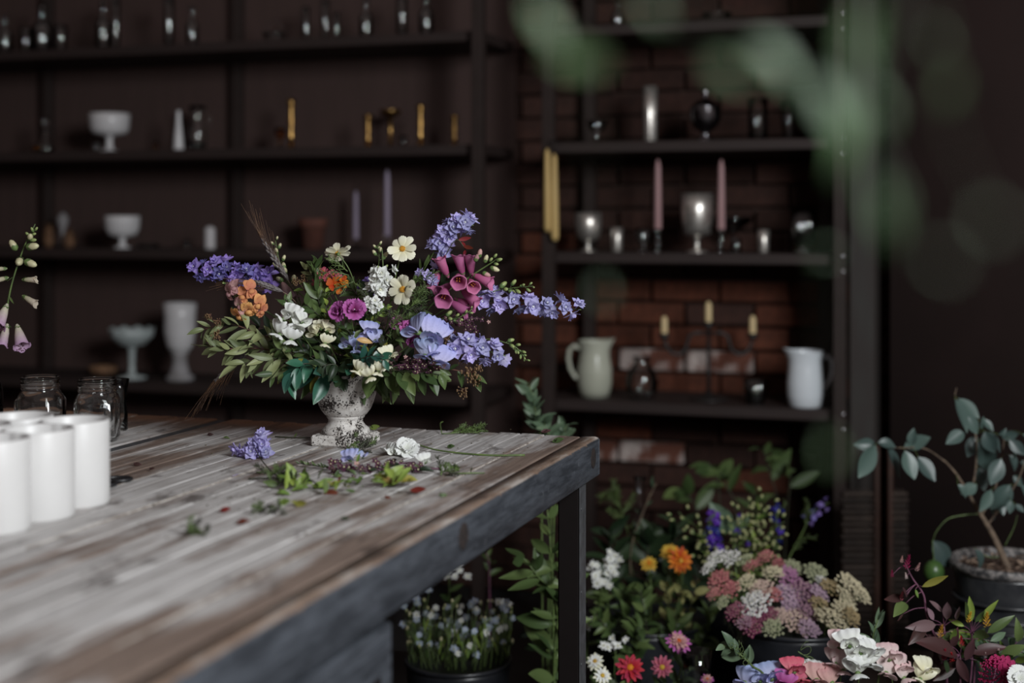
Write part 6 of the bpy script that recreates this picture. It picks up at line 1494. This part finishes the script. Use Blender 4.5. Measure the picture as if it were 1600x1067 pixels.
cele('green and yellow celosia with pointed upright leaves', 'celosia', ((690, 650, 570, 595, 'lime', .3), (720, 600, 645, 455, 'mid', .28), (745, 610, 725, 430, 'lime', .26), (770, 620, 840, 530, 'mid', .3), (800, 620, 940, 460, 'lime', .22), (860, 700, 1050, 570, 'mid', .28), (880, 760, 1010, 690, 'sage', .35), (960, 860, 1128, 800, 'mid', .4), (760, 700, 900, 740, 'mid', .35), (600, 760, 610, 640, 'lime', .3)), ((740, 1000), (745, 700)), ((515, 705, .016, 'yellow'), (855, 622, .019, 'yellow'), (722, 600, .014, 'yellow')))
cele('purple-leaved celosia left of the green one', 'celosia', ((480, 640, 300, 655, 'mauve', .32), (465, 605, 415, 515, 'mauve', .42), (530, 545, 430, 465, 'mauve', .34), (560, 600, 570, 450, 'mauve', .34), (635, 600, 625, 470, 'mauve', .2), (390, 650, 330, 740, 'wine', .4)), ((560, 900), (540, 650)))
cele('dark red-leaved celosia with scarlet flames at the bottom', 'celosia', ((640, 870, 390, 720, 'wine', .35), (740, 850, 1000, 780, 'wine', .34), (640, 880, 720, 1080, 'wine', .36), (620, 960, 460, 1050, 'wine', .32), (600, 800, 640, 680, 'wine', .35), (700, 900, 760, 740, 'wine', .35), (560, 900, 540, 1000, 'dark', .4), (780, 900, 850, 1010, 'dark', .4), (960, 900, 1060, 860, 'mid', .45)), ((660, 1060), (660, 860)), ((540, 872, .014, 'red'), (672, 775, .013, 'red'), (600, 890, .012, 'red')))
cele('pink amaranth spray leaning out to the upper left', 'amaranth', ((380, 360, 570, 275, 'yellow', .25), (250, 440, 100, 455, 'wine', .3), (260, 480, 190, 540, 'mid', .4), (330, 380, 350, 440, 'lime', .35), (240, 560, 200, 620, 'wine', .2), (270, 420, 200, 380, 'wine', .3)), ((560, 1000), (420, 590), (390, 420), (310, 300), (250, 180)), ((270, 200, .017, 'crim'), (345, 230, .011, 'pinkp'), (160, 275, .009, 'crim'), (225, 445, .012, 'coral'), (230, 170, .009, 'pinkp'), (265, 290, .008, 'blush')))
cele('small pale celosia buds at the right edge of the celosia bucket', 'celosia', ((930, 880, 900, 960, 'lime', .35), (920, 880, 990, 830, 'mid', .3)), ((900, 1050), (930, 870)), ((930, 860, .011, 'blush'), (845, 870, .007, 'blush')))
for lab, cx0, cy0, mks in (('dense green celosia foliage under the yellow plumes', 760, 820, ('mid', 'lime', 'mid')), ('dense wine-dark celosia foliage under the red flames', 560, 880, ('wine', 'wine', 'mauve')), ('green celosia leaves spreading to the right edge', 1000, 860, ('mid', 'sage', 'lime'))):
    its = []
    for i in range(16):
        a = fr.uniform(0, 2 * PI); x0, y0 = cx0 + fr.gauss(0, 60), cy0 + fr.gauss(0, 50); L = fr.uniform(90, 190); its.append((x0, y0, x0 + math.cos(a) * L, y0 - abs(math.sin(a)) * L * .9 + 30, fr.choice(mks), .34))
    cele(lab, 'celosia', its, ((cx0, 1060), (cx0, cy0)), (), 2.78)
bp2 = fl0(1585, 2.7); t_, c = grown('cockscomb', 'crimson ruffled cockscomb bloom in the bottom right corner', 'cockscomb', bp2 + UP * .0, [(1578, 1100, 2.6), (1574, 1060, 2.6)], .004, .003)
b_ = MB(); 
for i in range(60):
    a = i * 2.4; r = .034 * math.sqrt((i + .5) / 60); b_.blade(.014, .014, T(r * math.cos(a), r * math.sin(a), .012 * (1 - (r / .034) ** 2)) @ Rz(a) @ Rx(1.2 - r * 14), 0 if r > .010 or True else 1, 'fan', ruf=.003, rf=4, nu=7, nv=4, ph=i)
part('bloom', b_.mesh('bloom', PM['crim']), t_, frame(P(1562, 1056, 2.58), z=cdir(-.2, .75, .6), k=1.0))
place(t_, 'rufw', P(1592, 1062, 2.54), cdir(0, .6, .8), 1.0)

# --- potted citrus
pr = .128; pd = 3.3; pz = .515; pc = fl0(1575, pd)
t_ = thing('black_planter', 'black urn-shaped planter holding the small citrus tree', 'planter', pc)
b_ = MB(); b_.lathe([(pr * .62, 0), (pr * .66, .02), (pr * .5, .06), (pr * .55, .10), (pr * .78, .17), (pr * .92, .26), (pr * .95, .34), (pr * .9, .40), (pr * .88, .425), (pr * .93, .435), (pr * .9, .445), (pr * .96, pz - .03), (pr * .95, pz - .022), (pr * .90, pz - .022), (pr * .88, pz - .04), (0, pz - .05)], 56, 0, T(pc)); part('body', b_.mesh('body', M_pot), t_)
b_ = MB(); b_.lathe([(pr * .95, pz - .026), (pr * 1.02, pz - .020), (pr * 1.04, pz - .012), (pr * 1.04, pz - .004), (pr * 1.0, pz), (pr * .95, pz - .001), (pr * .92, pz - .008), (pr * .92, pz - .03)], 56, 0, T(pc)); part('rim', b_.mesh('rim', mat('worn_rim', (0.22, 0.20, 0.19), (0.03, 0.03, 0.032), 70, .6, lo=.4, hi=.6)), t_)
for zz, rr in ((.395, .935), (.43, .955), (.37, .945)):
    b_ = MB(); b_.tube([pc + Vector((math.cos(a) * pr * rr, math.sin(a) * pr * rr, zz)) for a in [2 * PI * i / 48 for i in range(49)]], .004, 6); part('moulding', b_.mesh('moulding', M_pot), t_)
b_ = MB(); q = random.Random(4)
for i in range(170):
    a = q.uniform(0, 6.28); r = pr * .88 * math.sqrt(q.random()); b_.blade(q.uniform(.012, .028), q.uniform(.006, .012), T(pc + Vector((r * math.cos(a), r * math.sin(a), pz - .018 + q.uniform(0, .01)))) @ Rz(q.uniform(0, 6)) @ Rx(q.uniform(-.3, .4)), q.randrange(2), 'leaf', fold=.4, nu=3, nv=3)
b_.lathe([(pr * .9, pz - .022), (0, pz - .017)], 24, 1, T(pc), cap0=False)
part('bark_mulch', b_.mesh('bark_mulch', [mat('mulch_pale', (0.42, 0.31, 0.23), (0.2, 0.13, 0.09), 60, .8), mat('mulch_dark', (0.10, 0.06, 0.042), (0.05, 0.03, 0.022), 60, .8)]), t_, kind='stuff')
ct = lambda x, y: (1300 + x / 3.557, 600 + y / 3.557)
tr = thing('citrus_tree', 'small citrus tree with glossy dark leaves at the right edge', 'tree', pc + Vector((0, 0, pz - .04)))
TP = lambda x, y, d=3.3: P(*ct(x, y), d)
root = TP(985, 1000, 3.29); root.z = pz - .025
CB = cat([root, TP(900, 850), TP(830, 730), TP(770, 630), TP(690, 500), TP(620, 420)], 8)
b_ = MB(); b_.tube(cat([root, TP(900, 850), TP(830, 730), TP(770, 630), TP(690, 500), TP(620, 420)], 6), [.0085, .0016], 8); part('trunk', b_.mesh('trunk', ST['b']), tr)
for pts, r in (([(770, 630), (800, 450), (790, 250), (690, 90), (692, 20)], .003), ([(830, 730), (900, 600), (940, 430), (960, 300), (1000, 260)], .003), ([(640, 440), (520, 360), (400, 355), (310, 350), (240, 335)], .0025), ([(825, 720), (720, 730), (640, 752), (580, 820), (562, 870)], .002), ([(860, 790), (960, 650), (1040, 520), (1080, 400)], .003), ([(960, 900), (1010, 800), (1030, 730)], .0015), ([(960, 960), (870, 960), (800, 925)], .0016)):
    CB += cat([TP(*q_) for q_ in pts], 8); b_ = MB(); b_.tube(cat([TP(*q_) for q_ in pts], 5), [r, r * .4], 6); part('branch', b_.mesh('branch', ST['b'] if r > .002 else ST['g']), tr)
for x0, y0, x1, y1 in ((243, 338, 140, 335), (243, 340, 135, 490), (255, 325, 358, 335), (310, 345, 362, 505), (405, 370, 438, 515), (478, 405, 560, 525), (400, 352, 535, 315), (440, 340, 450, 260), (685, 85, 738, 250), (702, 80, 790, 188), (748, 172, 808, 268), (735, 262, 645, 325), (838, 195, 888, 255), (826, 250, 850, 195), (850, 262, 902, 388), (862, 268, 948, 358), (805, 290, 752, 395), (850, 300, 860, 488),
                       (925, 280, 972, 262), (945, 300, 1030, 275), (985, 310, 1062, 388), (980, 335, 1038, 415), (940, 415, 878, 545), (818, 465, 830, 582), (990, 560, 900, 695), (985, 395, 1040, 475), (1045, 430, 1100, 470), (885, 588, 825, 695), (1008, 508, 1064, 565), (995, 648, 985, 715), (1020, 668, 1062, 708), (805, 560, 718, 610), (563, 870, 655, 1010), (795, 918, 852, 1040), (1060, 280, 1110, 300), (1050, 560, 1100, 640), (700, 560, 760, 620), (880, 700, 915, 745), (1080, 470, 1120, 560), (930, 640, 950, 720)):
    d = 3.3 + fr.uniform(-.07, .05); a = TP(x0, y0, d); b2 = TP(x1, y1, d - .01); tie(tr, CB, a); leaf(tr, a, b2 - a, (b2 - a).length * 1.14, 'citrus', .56, 'leaf', hint=cdir(fr.uniform(-.2, .9), fr.uniform(.1, .7), 1), roll=fr.uniform(-.25, .25))
b_ = MB(); b_.ball((0, 0, 0), .0235, .0235, .027, 16, 12); b_.ball((0, 0, .027), .003, .003, .004, 6, 5); part('lime_fruit', b_.mesh('lime_fruit', mat('lime_skin', (0.055, 0.11, 0.025), (0.035, 0.075, 0.02), 140, .35, bump=.2)), tr, T(P(1459, 893, 3.28)))
b_ = MB(); b_.tube([P(1459, 873, 3.28), P(1457, 845, 3.29), TP(562, 868)], [.0016, .0012], 5); part('fruit_stalk', b_.mesh('fruit_stalk', ST['g']), tr)

# --- wicker chair back in the shade
M_wick2 = mat('brown_wicker', (0.046, 0.031, 0.023), (0.03, 0.02, 0.016), 60, .7, var=.4); M_cane = mat('bamboo_cane', (0.062, 0.027, 0.018), (0.035, 0.017, 0.012), 12, .6)
wd = 4.05; p = fl0(1360, wd); t_ = thing('wicker_chair', 'brown wicker chair back with cane poles in the shade', 'chair', p)
def wp(x, y, dd=0): return P(x, y, wd + dd)
for x in (1370, 1391): 
    a = wp(x, 695 if 1330 < x < 1400 else 762); b2 = Vector((a.x, a.y, .02)); b_ = MB(); b_.tube(cat([b2, b2.lerp(a, .35), b2.lerp(a, .7), a], 4), [.010, .008], 8); part('cane_pole', b_.mesh('cane_pole', M_cane), t_)
for i in range(26):
    y = 772 + i * 9.5
    for x0, x1 in ((1316, 1364), (1394, 1416)):
        b_ = MB(); n_ = 13; b_.tube([wp(x0 + (x1 - x0) * j / (n_ - 1), y, .006 * (-1) ** (j + i)) for j in range(n_)], .0072, 6); part('weave_strand', b_.mesh('weave_strand', M_wick2), t_)
for x in (1324, 1332, 1340, 1348, 1356, 1401, 1409): b_ = MB(); b_.tube([wp(x, 764), wp(x, 1010)], .003, 5); part('stake', b_.mesh('stake', M_wick2), t_)
b_ = MB(); s0 = wp(1312, 1015); s1 = wp(1420, 1015); b_.box((min(s0.x, s1.x), s0.y - .45, s0.z - .04), (max(s0.x, s1.x) + .1, s1.y + .01, s0.z), 0, .01); part('seat', b_.mesh('seat', M_wick2, False), t_)

# ================================================================== leafy branch close to the camera
nb = [P(1500, -260, .46), P(1420, -60, .46), P(1380, 60, .46), P(1340, 170, .46), P(1385, 290, .46), P(1400, 360, .46)]
t_ = thing('hanging_branch', 'blurred leafy branch hanging close to the camera at the upper right', 'branch', nb[0])
stem(t_, nb, .0012, .0006, 'd')
stem(t_, [P(1420, -60, .46), P(1280, 20, .47), P(1130, 60, .48), P(980, -20, .49), P(900, 70, .50), P(850, 20, .50)], .0008, .0004, 'd'); stem(t_, [P(1420, -60, .46), P(1470, 60, .48), P(1485, 200, .50), P(1530, 320, .52), P(1480, 420, .54)], .0008, .0004, 'd')
for (x, y, L, a, d) in ((852, 38, 80, -60, .56), (905, 98, 92, -15, .55), (1138, 112, 62, -30, .52), (1025, 12, 60, -30, .52), (1218, 98, 100, -35, .53), (1298, 170, 105, -65, .50), (1328, 215, 150, -72, .54), (1342, 50, 96, 80, .46), (1352, 120, 70, -60, .46), (1388, 325, 110, -65, .46),
                       (1375, 172, 60, -60, .46), (1470, 70, 46, -50, .49), (1482, 138, 48, 70, .50), (1548, 345, 34, -70, .40), (1478, 408, 32, -20, .40), (1290, 395, 30, 10, .58), (940, 455, 28, -80, .58), (1298, 705, 40, 80, .54)):
    k = d / F; dr = RIGHT * math.cos(math.radians(a)) + UP * math.sin(math.radians(a)); leaf(t_, P(x, y, d) - dr * L * k * .5, dr, L * k, 'soft', .46, 'leaf', hint=cdir(.35, .5, .8), roll=0)
for pts in (((1400, 360, .46), (1330, 380, .50), (1290, 395, .54), (1298, 705, .54)), ((900, 70, .50), (930, 260, .52), (940, 455, .54))): stem(t_, [P(*q_) for q_ in pts], .0003, .0002, 'd', name='tendril')
